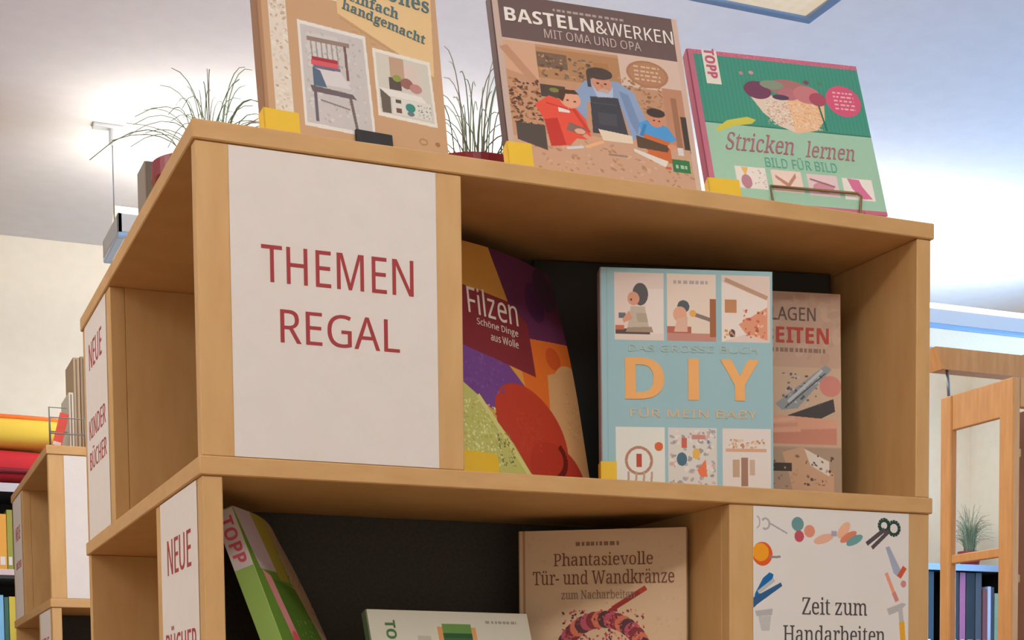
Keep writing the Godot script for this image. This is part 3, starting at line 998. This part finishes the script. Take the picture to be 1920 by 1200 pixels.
func tier_books() -> void:
	# ---- upper compartment
	var y := -H + 0.0008
	var p := Pic.new(420, 560, "d98a3c")
	# felt colours
	p.poly([0, 0, 1, 0, 1, 1, 0, 1], "e2a24e")
	p.poly([0.45, 0, 1, 0, 1, 0.36, 0.72, 0.40, 0.55, 0.22], "6a3358")
	p.ell(0.78, 0.18, 0.08, 0.09, "512a52")
	p.ell(0.9, 0.1, 0.1, 0.1, "463046")
	p.poly([0.55, 0.36, 1, 0.34, 1, 0.62, 0.6, 0.68], "e8762f")
	p.ell(0.85, 0.42, 0.06, 0.05, "d55a2c")
	p.poly([0, 0.42, 0.45, 0.47, 0.62, 0.6, 0.4, 0.72, 0, 0.6], "7b4c93")
	p.ell(0.95, 0.62, 0.16, 0.18, "e0ac76")
	p.poly([0.78, 0.5, 1, 0.45, 1, 1, 0.9, 0.9, 0.75, 0.68], "dba874")
	p.ell(0.58, 0.76, 0.3, 0.17, "c2432e", 0.75)
	p.ell(0.74, 0.93, 0.22, 0.13, "b93c2b", 0.5)
	p.dabs(60, 0.47, 0.68, 0.66, 0.84, ["c54a33", "bb3f2b", "c84e35"], 0.012)
	p.dabs(40, 0.66, 0.88, 0.84, 0.98, ["b53a28", "bf422e"], 0.012)
	p.arc(0.62, 0.86, 0.2, 0.1, -0.6, 1.2, 0.035, "6e211d")
	p.dabs(90, 0.02, 0.46, 0.42, 0.62, ["7f5198", "74468b", "8a5ba2"], 0.012)
	p.dabs(30, 0.88, 0.56, 0.99, 0.76, ["e0ae7c", "d6a06a"], 0.014)
	p.poly([0, 0.55, 0.2, 0.64, 0.42, 0.82, 0.58, 1, 0, 1], "c9c873")
	p.dabs(260, 0.02, 0.66, 0.32, 0.99, ["d8d98a", "b7b860", "e6e6b0", "c3c46a"], 0.013)
	p.line(0.2, 0.64, 0.55, 0.98, 0.03, "dcd888")
	p.dabs(30, 0.3, 0.78, 0.42, 0.92, ["8d8c58", "74764e"], 0.01)
	p.poly([0.0, 0.17, 0.55, 0.215, 0.68, 0.29, 0.68, 0.52, 0.0, 0.42], "86323a")
	p.rect(0.46, 0.965, 0.62, 1.0, "d2453c")
	var o := book("felting_book", "colourful felting book leaning half hidden behind the closed panel", Vector3(0.2985, y, -0.0839), 21.0, 11.5, 0.1986, 0.2856, 0.012, print_mat(p), hexm("8a4a38"), hexm("7a4038"), 0.014)
	sticker(o, 0.055, 0.035, 0.012)
	var cream := hexm("ead8cf")
	lettering(o, "Filzen", sans, cream, 0.082, 0.2856 * 0.742, 0.075, 0.033, 0.0009, -0.06)
	lettering(o, "Schöne Dinge", sans, cream, 0.085, 0.2856 * 0.652, 0.062, 0.0105, 0.0009, -0.08)
	lettering(o, "aus Wolle", sans, cream, 0.093, 0.2856 * 0.605, 0.042, 0.0095, 0.0009, -0.08)

	# ---- light blue baby book
	p = Pic.new(420, 540, "9fc4cd")
	p.rect(0.028, 0, 0.036, 1, "93b9c3")
	var xs := [0.075, 0.38, 0.70]
	for k in 3:
		p.rect(xs[k], 0.02, xs[k] + 0.285, 0.32, ["ead6cd", "ecd9ca", "e5d0c6"][k])
		p.rect(xs[k], 0.71, xs[k] + 0.285, 1.0, ["e6e6df", "dcd8d2", "e6dcd6"][k])
	# child with toys
	p.rect(0.26, 0.09, 0.36, 0.29, "efe2da")
	p.ell(0.225, 0.115, 0.045, 0.05, "5c5a5e")
	p.ell(0.185, 0.135, 0.035, 0.03, "dfa083")
	p.poly([0.17, 0.17, 0.25, 0.17, 0.28, 0.28, 0.15, 0.27], "cabcaa")
	p.rect(0.08, 0.27, 0.28, 0.295, "574e4a")
	p.rect(0.10, 0.20, 0.14, 0.225, "6d7580")
	p.rect(0.08, 0.255, 0.13, 0.275, "cc6f52")
	p.ell(0.172, 0.14, 0.006, 0.005, "6b4436")
	p.poly([0.16, 0.19, 0.12, 0.23, 0.13, 0.245, 0.18, 0.225], "dfa083")
	p.poly([0.2, 0.2, 0.26, 0.2, 0.27, 0.24, 0.21, 0.24], "b9a894")
	p.poly([0.15, 0.265, 0.29, 0.26, 0.3, 0.285, 0.14, 0.285], "a8917e")
	# toy figure on a table
	p.rect(0.38, 0.255, 0.52, 0.32, "b9695a")
	p.rect(0.38, 0.285, 0.665, 0.32, "c98f80")
	p.ell(0.475, 0.165, 0.035, 0.028, "576067")
	p.ell(0.455, 0.2, 0.04, 0.035, "e8ad92")
	p.poly([0.44, 0.22, 0.5, 0.21, 0.5, 0.28, 0.42, 0.28], "e3b8a2")
	p.line(0.52, 0.195, 0.64, 0.225, 0.022, "8a7a73")
	p.rect(0.63, 0.13, 0.665, 0.30, "a8653f")
	p.ell(0.53, 0.195, 0.02, 0.015, "edb05a")
	p.smallprint(0.42, 0.62, 0.05, 0.014, "b8aaa6")
	# bedding
	p.line(0.72, 0.04, 0.97, 0.12, 0.025, "c19a80")
	p.poly([0.70, 0.05, 0.97, 0.13, 0.97, 0.25, 0.70, 0.32], "efe2da")
	p.rect(0.72, 0.13, 0.79, 0.19, "c58a5e")
	p.poly([0.80, 0.24, 0.97, 0.16, 0.97, 0.31, 0.84, 0.28], "e39b7c")
	p.dabs(18, 0.82, 0.17, 0.98, 0.30, ["d9714f", "f0c3aa", "b95b40"], 0.014)
	p.ell(0.76, 0.28, 0.018, 0.018, "5f4560")
	p.dabs(8, 0.71, 0.26, 0.78, 0.31, ["e6b65c", "c98f54"], 0.012)
	# lower pictures
	p.arc(0.21, 0.86, 0.075, 0.06, 0, TAU, 0.016, "b98672")
	p.rect(0.195, 0.83, 0.225, 0.89, "bd5040")
	p.ell(0.325, 0.795, 0.025, 0.02, "dd6a3c")
	for k in 4:
		p.line(0.15 + k * 0.045, 0.91, 0.145 + k * 0.045, 0.99, 0.012, "c4a193")
	p.dabs(50, 0.385, 0.715, 0.66, 0.99, ["b3aeb0", "e8e0dc", "a59f9f", "d7b3aa"], 0.02)
	p.ell(0.46, 0.85, 0.03, 0.03, "4f7184")
	p.ell(0.545, 0.825, 0.022, 0.025, "e8b85c")
	p.poly([0.55, 0.9, 0.6, 0.85, 0.61, 0.93, 0.57, 0.93], "ea7c56")
	p.rect(0.46, 0.755, 0.49, 0.8, "d2695a")
	p.rect(0.52, 0.74, 0.6, 0.76, "cf8f86")
	p.rect(0.61, 0.765, 0.625, 0.78, "5f8fc0")
	p.rect(0.72, 0.80, 0.96, 0.815, "ddaa8c")
	p.dabs(16, 0.73, 0.755, 0.95, 0.80, ["d9a878", "c58e6c", "e3c9b4"], 0.014)
	p.rect(0.76, 0.85, 0.80, 0.93, "c3a58a")
	p.rect(0.81, 0.84, 0.85, 0.97, "a57f6c")
	p.rect(0.86, 0.85, 0.89, 0.92, "cdb09c")
	o = book("baby_book", "light blue book with DIY in large orange letters and six photographs", Vector3(0.4716, y, -0.0973), -17.0, 1.4, 0.199, 0.2534, 0.022, print_mat(p), hexm("8fb6c2"), hexm("9c8f96"))
	sticker(o, 0.016, 0.034, 0.022)
	var orange := hexm("f5b570")
	lettering(o, "D", sans_bold, orange, 0.049, 0.2534 * 0.507, 0.045, 0.047, 0.0009)
	lettering(o, "l", sans_bold, orange, 0.106, 0.2534 * 0.507, 0.0125, 0.047, 0.0009)
	lettering(o, "Y", sans_bold, orange, 0.160, 0.2534 * 0.507, 0.046, 0.047, 0.0009)
	var pale := hexm("dcbf9d")
	lettering(o, "DAS GROSSE BUCH", sans, hexm("b6c6bf"), 0.106, 0.2534 * 0.642, 0.15, 0.0075, 0.0008)
	lettering(o, "FÜR MEIN BABY", sans, pale, 0.106, 0.2534 * 0.357, 0.148, 0.0115, 0.0008)

	# ---- woodwork book behind it
	p = Pic.new(400, 510, "c9a894")
	p.dabs(40, 0, 0, 1, 0.34, ["c4a28e", "cfb09c"], 0.05)
	p.rect(0.3, 0.355, 1, 0.73, "d3b69c")
	p.poly([0.3, 0.62, 0.6, 0.6, 0.95, 0.5, 0.96, 0.56, 0.6, 0.70, 0.3, 0.70], "4d4a4b")
	p.poly([0.58, 0.53, 0.9, 0.34, 0.94, 0.36, 0.72, 0.55, 0.62, 0.56], "9aa0a6")
	p.dabs(24, 0.62, 0.38, 0.88, 0.54, ["767b84", "c3c8cc", "5d5f66"], 0.014)
	p.ell(0.45, 0.58, 0.07, 0.06, "3f3d40")
	p.ell(0.93, 0.44, 0.07, 0.05, "d78e84")
	p.poly([0.3, 0.64, 0.55, 0.58, 0.97, 0.6, 0.97, 0.72, 0.5, 0.72], "e0a88e")
	p.poly([0.5, 0.66, 0.97, 0.64, 0.97, 0.72, 0.55, 0.72], "d18f7a")
	for k in 4:
		p.line(0.52 + k * 0.012, 0.615 + k * 0.022, 0.70 + k * 0.02, 0.60 + k * 0.026, 0.022, ["e6b49c", "d89c84", "e2ab92", "cf8f78"][k])
	p.line(0.66, 0.52, 0.88, 0.365, 0.018, "c9ced2")
	p.line(0.64, 0.55, 0.9, 0.38, 0.008, "5a5e66")
	p.rect(0.3, 0.735, 1, 1, "b39a84")
	p.rect(0.42, 0.745, 0.56, 0.86, "6b645f")
	p.poly([0.62, 0.76, 0.75, 0.73, 0.95, 0.86, 0.95, 0.99, 0.7, 0.99, 0.66, 0.86], "d3aa8a")
	p.poly([0.76, 0.74, 0.92, 0.8, 0.92, 0.87, 0.8, 0.82], "e7ded4")
	p.rect(0.56, 0.81, 0.68, 0.85, "4b4440")
	p.dabs(30, 0.5, 0.76, 0.95, 0.99, ["5a4f49", "c59c7c", "8c7564"], 0.016)
	p.rect(0.74, 0.975, 0.9, 1.0, "3d7d4d")
	p.smallprint(0.35, 0.9, 0.265, 0.02, "93786b")
	o = book("woodwork_book", "beige woodworking book partly hidden behind the light blue book", Vector3(0.5942, y, -0.1340), -11.9, 1.8, 0.2, 0.2536, 0.016, print_mat(p), hexm("b79a88"), hexm("8f7464"))
	lettering(o, "LAGEN", sans, hexm("6b5a55"), 0.140, 0.2536 * 0.895, 0.056, 0.0155, 0.0009)
	lettering(o, "BEITEN", sans_bold, hexm("c0493f"), 0.143, 0.2536 * 0.795, 0.083, 0.0185, 0.0009)

	# ---- lower compartment
	y = -2 * H - T + 0.0008
	p = Pic.new(420, 600, "dcbf9e")
	p.dabs(120, 0, 0, 1, 1, ["d8bb9a", "dfc2a2", "d6b898"], 0.02)
	p.dabs(50, 0.05, 0.3, 0.95, 0.95, ["b58f72", "d5b394"], 0.006)
	p.rect(0.02, 0, 0.035, 1, "b58f6c")
	p.smallprint(0.34, 0.6, 0.05, 0.016, "93705f")
	p.line(0.76, 0.245, 0.56, 0.33, 0.03, "b5453c")
	p.line(0.72, 0.262, 0.52, 0.35, 0.025, "a03a35")
	for k in 46:
		var a := k * TAU / 46
		var rr := 0.26
		p.ell(0.5 + cos(a) * rr, 0.56 + sin(a) * rr * 0.72, 0.05, 0.036, ["c05a6e", "8d3a44", "d97a60", "5b3f45"][k % 4])
	p.dabs(90, 0.25, 0.33, 0.75, 0.46, ["6a3a40", "c8566a", "e08468", "8b4048"], 0.012)
	var o2 := book("wreath_book", "tan book about wreaths with a red twig wreath on its cover", Vector3(0.4072, y, -0.1950), -34.3, 0.2, 0.1983, 0.2808, 0.016, print_mat(p, 0.6), hexm("b9977a"), hexm("a88a70"))
	var sepia := hexm("7d4a3a")
	lettering(o2, "Phantasievolle", serif, sepia, 0.1, 0.2808 * 0.878, 0.118, 0.0155, 0.0009)
	lettering(o2, "Tür- und Wandkränze", serif, sepia, 0.1, 0.2808 * 0.803, 0.168, 0.0165, 0.0009)
	lettering(o2, "zum Nacharbeiten", serif, hexm("93776c"), 0.094, 0.2808 * 0.731, 0.088, 0.0105, 0.0009)
	# sewing book
	p = Pic.new(420, 400, "d5d3c4")
	p.rect(0.41, 0.10, 0.475, 0.62, "dca064")
	p.rect(0.585, 0.10, 0.65, 0.62, "dca064")
	p.rect(0.44, 0.08, 0.62, 0.14, "6b9550")
	p.rect(0.44, 0.14, 0.62, 0.5, "2f5a35")
	for k in 6:
		p.rect(0.44, 0.17 + k * 0.05, 0.62, 0.185 + k * 0.05, "3d6b40")
	p.smallprint(0.72, 0.92, 0.055, 0.018, "9e9b90")
	p.rect(0.2, 0.7, 0.8, 0.95, "7da069")
	p.rect(0.28, 0.16, 0.36, 0.2, "bdbbab")
	o2 = book("sewing_book", "cream book with a green thread spool in front of the wreath book", Vector3(0.2093, y, -0.0700), 7.0, 20.1, 0.2009, 0.1931, 0.012, print_mat(p), hexm("c3c1b2"), hexm("6f7d62"))
	lettering(o2, "TOPP", sans_bold, hexm("4a7a45"), 0.025, 0.1931 * 0.80, 0.044, 0.012, 0.0009, -PI / 2)
	# green leaning soft book
	p = Pic.new(420, 640, "6f9a3c")
	p.poly([0, 0, 0.35, 0, 0.45, 0.23, 0.1, 0.23], "d2c4cf")
	p.poly([0.3, 0, 0.6, 0, 0.62, 0.26, 0.42, 0.26], "b3a647")
	p.poly([0.6, 0, 1, 0, 1, 0.62, 0.66, 0.28], "c3a789")
	p.dabs(40, 0.62, 0.05, 1, 0.45, ["a58468", "d3bda0", "8f4f55", "b89a5c"], 0.02)
	p.poly([0.28, 0.26, 0.7, 0.28, 1, 0.62, 1, 1, 0.4, 1], "58802e")
	p.poly([0.12, 0.23, 0.25, 0.25, 0.38, 0.52, 0.25, 0.52], "e79a9e")
	p.ell(0.3, 0.5, 0.06, 0.04, "e8596c")
	p.dabs(60, 0.15, 0.55, 0.5, 1, ["a9c57c", "84ab52", "c4d8a0"], 0.02)
	p.dabs(60, 0.45, 0.4, 0.8, 0.9, ["74973f", "92b060", "aec47e"], 0.014)
	o2 = book("gardening_book", "green soft book with curled corner leaning at the compartment's left wall", Vector3(0.1335, y, -0.0388), 58.3, 20.2, 0.170, 0.300, 0.022, print_mat(p), hexm("7ba348"), green_spine(), 0.014)
	var sp: Node3D = o2.get_node("spine")
	part("spine_tag", box(Vector3(-0.0019, 0.228, -0.0215), Vector3(-0.0015, 0.291, -0.0005), 0.0001), hexm("ded3d6"), sp)
	var lt := lettering(sp, "TOPP", sans_bold, hexm("d65f74"), 0.0, 0.0, 0.05, 0.014, 0.0)
	lt.transform = Transform3D(Basis(Vector3.UP, -PI / 2), Vector3(-0.0021, 0.259, -0.011)) * Transform3D(Basis(Vector3(0, 0, 1), -PI / 2), Vector3()) * lt.transform
	# added black board, set askew to darken the back of the upper compartment
	var bl := thing("added_dark_board", "added black board standing askew to darken the back of the upper compartment", "board", Transform3D(Basis(Vector3.UP, -atan2(0.085, 0.37)), Vector3(0.452, up(-H + 0.0008), -0.2545)))
	part("board", box(Vector3(0, 0, 0), Vector3(0.378, H - 0.003, 0.003), 0.0006), M.black, bl)

func green_spine() -> StandardMaterial3D:
	return hexm("9cc062")

# ------------------------------------------------------------------ plants

func pot_plant(label: String, at: Vector3, r: float, h: float, spread: float, tall: float, n: int, sd: int, curl: float, group := "") -> void:
	var o := thing("grass_plant", label, "plant", mv(at.x, up(at.y), at.z), group)
	part("pot", lathe([Vector2(0, 0), Vector2(r * 0.72, 0), Vector2(r * 0.93, h * 0.8), Vector2(r, h * 0.8), Vector2(r, h), Vector2(r * 0.9, h), Vector2(r * 0.86, h * 0.86)]), M.pot, o)
	part("soil", lathe([Vector2(r * 0.89, h * 0.88), Vector2(0, h * 0.9)]), M.soil, o)
	var g := RandomNumberGenerator.new()
	g.seed = sd
	for i in n:
		var a := g.randf() * TAU
		var rr := g.randf() * r * 0.5
		var p0 := Vector3(cos(a) * rr, h * 0.88, sin(a) * rr)
		a += g.randf_range(-0.5, 0.5)
		var reach := spread * g.randf_range(0.15, 1.0)
		var hh := tall * g.randf_range(0.45, 1.0) * (1.15 - 0.5 * reach / spread)
		var drop := curl * g.randf_range(0.0, 1.0) * reach
		var pts := []
		for k in 9:
			var q := k / 8.0
			pts.append(p0 + Vector3(cos(a) * reach * q * q, hh * (1.0 - pow(1.0 - q, 1.6)) - drop * pow(q, 3.0), sin(a) * reach * q * q))
		part("blade", tube(pts, 0.0012, 0.0005, 4), [M.blade_a, M.blade_b, M.blade_b, M.blade_c][i % 4], o)

func top_plants() -> void:
	pot_plant("wispy grass plant in a dark red pot behind the kraft brown book", Vector3(0.105, T, -0.45), 0.07, 0.10, 0.115, 0.16, 60, 5, 1.0)
	pot_plant("wispy grass plant in a dark red pot behind the gap beside the workshop scene book", Vector3(0.40, T, -0.31), 0.07, 0.095, 0.10, 0.165, 40, 12, 0.9)
	pot_plant("bushy grass plant in a red pot on the dark bookcase", Vector3(3.885, 0.046, -3.93), 0.05, 0.065, 0.09, 0.21, 200, 21, 0.4)
	var o := thing("small_book", "small dark book standing beside the red plant pot on the tower", "book", mv(0.067, up(T), -0.70))
	var st := begin()
	add_box(st, Vector3(0, 0, -0.06), Vector3(0.0025, 0.183, 0), 0.0006)
	add_box(st, Vector3(0.0215, 0, -0.06), Vector3(0.024, 0.183, 0), 0.0006)
	part("cover", done(st), hexm("8d8276"), o)
	part("spine", box(Vector3(0.0025, 0, -0.003), Vector3(0.0145, 0.183, 0.0008), 0.0006), hexm("6c675f"), o)
	part("page_block", box(Vector3(0.0026, 0.003, -0.058), Vector3(0.0214, 0.18, -0.0032)), M.pages, o)

func tower2_things() -> void:
	var y := T
	# wire rack
	var o := thing("wire_rack", "grey wire rack holding leaflets on the far tower", "rack", mv(TOWER2.x, up(y), TOWER2.z))
	var r := 0.0016
	for e in [[0.012, 0.066], [0.02, 0.103]]:
		var zz: float = -0.05 if e[0] < 0.015 else -0.14
		part("wire_loop", tube([Vector3(e[0], 0, zz), Vector3(e[0], e[1], zz), Vector3(e[0] + 0.07, e[1], zz), Vector3(e[0] + 0.07, 0, zz)], r), M.wire, o)
		part("cross_wire", tube([Vector3(e[0], e[1] * 0.5, zz), Vector3(e[0] + 0.07, e[1] * 0.5, zz)], r), M.wire, o)
	for x in [0.016, 0.04, 0.085]:
		part("base_wire", tube([Vector3(x, r, -0.03), Vector3(x, r, -0.16)], r), M.wire, o)
	# leaflets and books beside it
	o = thing("red_leaflet", "red leaflet leaning in the wire rack on the far tower", "leaflet", Transform3D(Basis(Vector3.UP, -0.5) * Basis(Vector3(0, 0, 1), -0.28), Vector3(TOWER2.x + 0.017, up(y + 0.004), TOWER2.z - 0.09)))
	part("sheet", box(Vector3(0, 0, 0), Vector3(0.02, 0.082, 0.002), 0.0004), hexm("e45a50"), o)
	part("white_strip", box(Vector3(0.001, 0.012, 0.002), Vector3(0.019, 0.02, 0.0026), 0.0002), hexm("ead0cc"), o)
	var spec := [[0.057, 0.130, 0.010, "d9d2c2", "pale thin booklet standing beside the wire rack"], [0.068, 0.205, 0.013, "b79f80", "tan book with dark spine standing second from the wire rack"], [0.0825, 0.208, 0.012, "a58c70", "brown book standing third from the wire rack"], [0.096, 0.200, 0.016, "bba386", "wide tan book standing furthest from the wire rack"]]
	for s in spec:
		o = thing("upright_book", s[4], "book", mv(TOWER2.x + s[0], up(y), TOWER2.z - 0.10))
		var st := begin()
		add_box(st, Vector3(0, 0, -0.14), Vector3(0.0016, s[1], 0))
		add_box(st, Vector3(s[2] - 0.0016, 0, -0.14), Vector3(s[2], s[1], 0))
		add_box(st, Vector3(0, 0, -0.0016), Vector3(s[2], s[1], 0.0006))
		part("cover", done(st), hexm(s[3]), o)
		part("page_block", box(Vector3(0.0017, 0.002, -0.138), Vector3(s[2] - 0.0017, s[1] - 0.003, -0.002)), M.pages, o)
		part("spine_band", box(Vector3(s[2] * 0.35, 0.004, 0.0006), Vector3(s[2] * 0.6, s[1] - 0.004, 0.001), 0.0002), hexm("7d6a55"), o)

# ------------------------------------------------------------------ furniture behind

func orange_bookcase() -> void:
	var x0 := 2.145
	var zn := -1.472
	var zf := -1.752
	var sw := 0.052     # stile width along z
	var tt := 0.021     # stile thickness along x
	var wid := 0.95
	var top := up(0.222)
	var o := thing("wooden_bookcase", "orange pine open bookcase with ladder side frame behind the tower", "bookcase", mv(x0, 0, 0))
	for x in [0.0, wid - tt]:
		for z in [[zn - sw, zn], [zf, zf + sw * 0.8]]:
			part("post", box(Vector3(x, 0, z[0]), Vector3(x + tt, top, z[1]), 0.003), M.orange_wood, o)
		for ry in [[0.137, 0.222], [-0.187, -0.165], [-0.6, -0.55], [-1.9, -1.82]]:
			part("side_rail", box(Vector3(x + 0.004, up(ry[0]), zf + sw * 0.8), Vector3(x + tt - 0.004, up(ry[1]), zn - sw), 0.002), M.orange_wood, o)
	for ry in [[0.155, 0.222], [-1.9, -1.8]]:
		part("front_rail", box(Vector3(tt, up(ry[0]), zn - 0.025), Vector3(wid - tt, up(ry[1]), zn - 0.002), 0.002), M.orange_wood, o)
	for sy in [0.085, -0.175, -0.55, -0.95, -1.4, -1.83]:
		part("shelf", box(Vector3(0.243, up(sy) - 0.02, zf + 0.01), Vector3(wid - tt, up(sy), zn - 0.02), 0.002), M.orange_wood, o)
	part("shade_panel", box(Vector3(0.225, up(-1.8), zf + 0.012), Vector3(0.243, up(0.2), zn - 0.03), 0.002), hexm("7a4a30"), o)  # added dark panel, its brown stands in for the shaded interior
	for sy in [0.043, -0.248, -0.54]:
		part("shelf_peg", box(Vector3(tt, up(sy), zn - 0.04), Vector3(tt + 0.02, up(sy + 0.02), zn - 0.02), 0.002), M.orange_wood, o)
	# header board raised on two rods along the back edge
	var st := begin()
	var a := Vector3(-0.03, up(0.341), zf + 0.022)
	var b := Vector3(-0.012, up(0.288), zf + 0.022)
	var e := wid + 0.03
	for zz in [0.0, -0.05]:
		quad(st, a + Vector3(0, 0, zz), Vector3(e, a.y, a.z + zz), Vector3(e, b.y, b.z + zz), b + Vector3(0, 0, zz), Vector3(0, 0, 1 if zz == 0.0 else -1))
	quad(st, a, Vector3(e, a.y, a.z), Vector3(e, a.y, a.z - 0.05), a + Vector3(0, 0, -0.05), Vector3.UP)
	quad(st, b, Vector3(e, b.y, b.z), Vector3(e, b.y, b.z - 0.05), b + Vector3(0, 0, -0.05), Vector3.DOWN)
	quad(st, a, b, b + Vector3(0, 0, -0.05), a + Vector3(0, 0, -0.05), Vector3.LEFT)
	quad(st, Vector3(e, a.y, a.z), Vector3(e, b.y, b.z), Vector3(e, b.y, b.z - 0.05), Vector3(e, a.y, a.z - 0.05), Vector3.RIGHT)
	part("header_board", done(st), M.orange_wood, o)
	for x in [0.012, wid - 0.02]:
		part("header_rod", tube([Vector3(x, top - 0.01, zf + 0.02), Vector3(x - 0.004, up(0.289), zf + 0.015)], 0.004), M.wire, o)

func upright(n: String, label: String, x: float, y: float, z: float, th: float, h: float, d: float, c: String, group := "") -> void:
	var o := thing(n, label, "book" if n.ends_with("book") else "folder", mv(x, up(y), z), group)
	var st := begin()
	add_box(st, Vector3(0, 0, -d), Vector3(0.0018, h, -0.001))
	add_box(st, Vector3(th - 0.0018, 0, -d), Vector3(th, h, -0.001))
	add_box(st, Vector3(0, 0, -0.002), Vector3(th, h, 0))
	part("cover", done(st), hexm(c, 0.5), o)
	part("page_block", box(Vector3(0.002, 0.003, -d + 0.003), Vector3(th - 0.002, h - 0.004, -0.0022)), M.pages, o)
	part("spine_label", box(Vector3(th * 0.2, 0.02, 0.0), Vector3(th * 0.8, 0.045, 0.0005), 0.0001), M.paper, o)

func dark_case(label: String, x0: float, x1: float, zf: float, zb: float, top: float, tiers: Array, strip: String) -> void:
	# an open case of graphite boards; tiers = heights of shelf tops (relative)
	var o := thing("dark_bookcase", label, "bookcase", mv(0, 0, 0))
	for x in [x0, x1 - 0.022]:
		part("side_panel", box(Vector3(x, 0, zb), Vector3(x + 0.022, up(top) - 0.024, zf), 0.0015), M.graphite, o)
	part("top_board", box(Vector3(x0, up(top) - 0.024, zb), Vector3(x1, up(top), zf), 0.0015), M.graphite, o)
	part("back_panel", box(Vector3(x0 + 0.022, 0.05, zb), Vector3(x1 - 0.022, up(top) - 0.024, zb + 0.006)), M.black, o)
	part("label_strip", box(Vector3(x0, up(top) - 0.026, zf), Vector3(x1, up(top), zf + 0.003), 0.0005), hexm(strip), o)
	for ty in tiers:
		part("shelf", box(Vector3(x0 + 0.022, up(ty) - 0.022, zb + 0.006), Vector3(x1 - 0.022, up(ty), zf - 0.004), 0.001), M.graphite, o)
		part("label_strip", box(Vector3(x0 + 0.022, up(ty) - 0.012, zf - 0.004), Vector3(x1 - 0.022, up(ty) + 0.006, zf - 0.001), 0.0005), hexm("d9c4c6"), o)

func dark_shelves() -> void:
	dark_case("graphite bookcase under the red and yellow cushions", -0.9, 0.75, -3.6, -3.92, 0.153, [-0.108, -0.42, -0.74, -1.06, -1.4, -1.75], "c9c6cf")
	dark_case("graphite bookcase in the far corner under the bushy grass plant", 1.9, 4.02, -3.8, -4.13, 0.045, [-0.30, -0.62, -0.94, -1.3, -1.7], "93a9c6")
	# left case: books
	var rows := [
		[[-0.03, 0.02, 0.15, "5b7fa8", "blue book on the cushion shelf's upper row"], [0.0, 0.022, 0.16, "b8504c", "dark red book on the cushion shelf's upper row"], [0.03, 0.02, 0.165, "7a8a5a", "moss green book on the cushion shelf's upper row"], [0.058, 0.032, 0.158, "efeae4", "white book on the cushion shelf's upper row"], [0.0915, 0.024, 0.172, "e9a53e", "orange book on the cushion shelf's upper row"], [0.117, 0.016, 0.185, "9a9a3c", "olive book on the cushion shelf's upper row"]],
		[[0.02, 0.03, 0.235, "d8d4cc", "grey white book on the cushion shelf's second row"], [0.053, 0.028, 0.225, "3f7fb4", "mid blue book on the cushion shelf's second row"], [0.083, 0.018, 0.242, "86c4ee", "light blue book on the cushion shelf's second row"], [0.103, 0.012, 0.236, "3f6f62", "dark teal book on the cushion shelf's second row"], [0.117, 0.026, 0.238, "dcc44c", "yellow book on the cushion shelf's second row"]],
	]
	for k in 2:
		for b in rows[k]:
			upright("shelf_book", b[4], b[0], [-0.1075, -0.4195][k], -3.63, b[1], b[2], 0.19, b[3])
	# right case: folders and books below its top board
	var fs := [[3.56, 0.075, "141519", "broad black folder in the far corner bookcase"], [3.70, 0.058, "18181c", "charcoal folder beside the pink folder"], [3.762, 0.028, "a4587a", "pink folder in the far corner bookcase"], [3.793, 0.044, "111317", "black folder between the pink folder and the grey folder"], [3.840, 0.030, "454c57", "grey folder in the far corner bookcase"]]
	for f in fs:
		upright("folder", f[3], f[0], -0.2995, -3.83, f[1], 0.315, 0.24, f[2])
	var bs := [[3.876, 0.022, "7a4a52", 0.25, "maroon book at the end of the far corner bookcase"], [3.901, 0.016, "b9cdec", 0.262, "pale blue book at the end of the far corner bookcase"], [3.919, 0.014, "3a4a66", 0.26, "navy book at the end of the far corner bookcase"], [3.936, 0.024, "8fb8a8", 0.235, "mint book at the end of the far corner bookcase"], [3.963, 0.024, "cf5a44", 0.22, "red book at the end of the far corner bookcase"]]
	for f in bs:
		upright("shelf_book", f[4], f[0], -0.2995, -3.83, f[1], f[3], 0.2, f[2])

func cushions() -> void:
	var zc := -3.77
	var spec := [
		["red cushion lying under the yellow cushion on the graphite bookcase", 0.054, 0.153, "c4262f", "7e1a26"],
		["yellow cushion with orange piping lying on the red cushion", 0.052, 0.262, "ecc94a", "f07a2c"],
	]
	for s in spec:
		var o := thing("cushion", s[0], "cushion", mv(-0.08, up(s[2] + s[1]), zc))
		part("cushion_body", pillow(Vector3(0.42, s[1], 0.165)), hexm(s[3], 0.85), o)
		var pts := []
		for i in 41:
			var a := TAU * i / 40.0
			var ks := 0.9 if s[1] < 0.053 else 1.0
			pts.append(Vector3(ks * 0.421 * signf(cos(a)) * pow(absf(cos(a)), 0.35), s[1] * (0.72 if s[1] < 0.053 else -0.3), ks * 0.166 * signf(sin(a)) * pow(absf(sin(a)), 0.35)))
		part("piping", tube(pts, 0.009), hexm(s[4], 0.85), o)
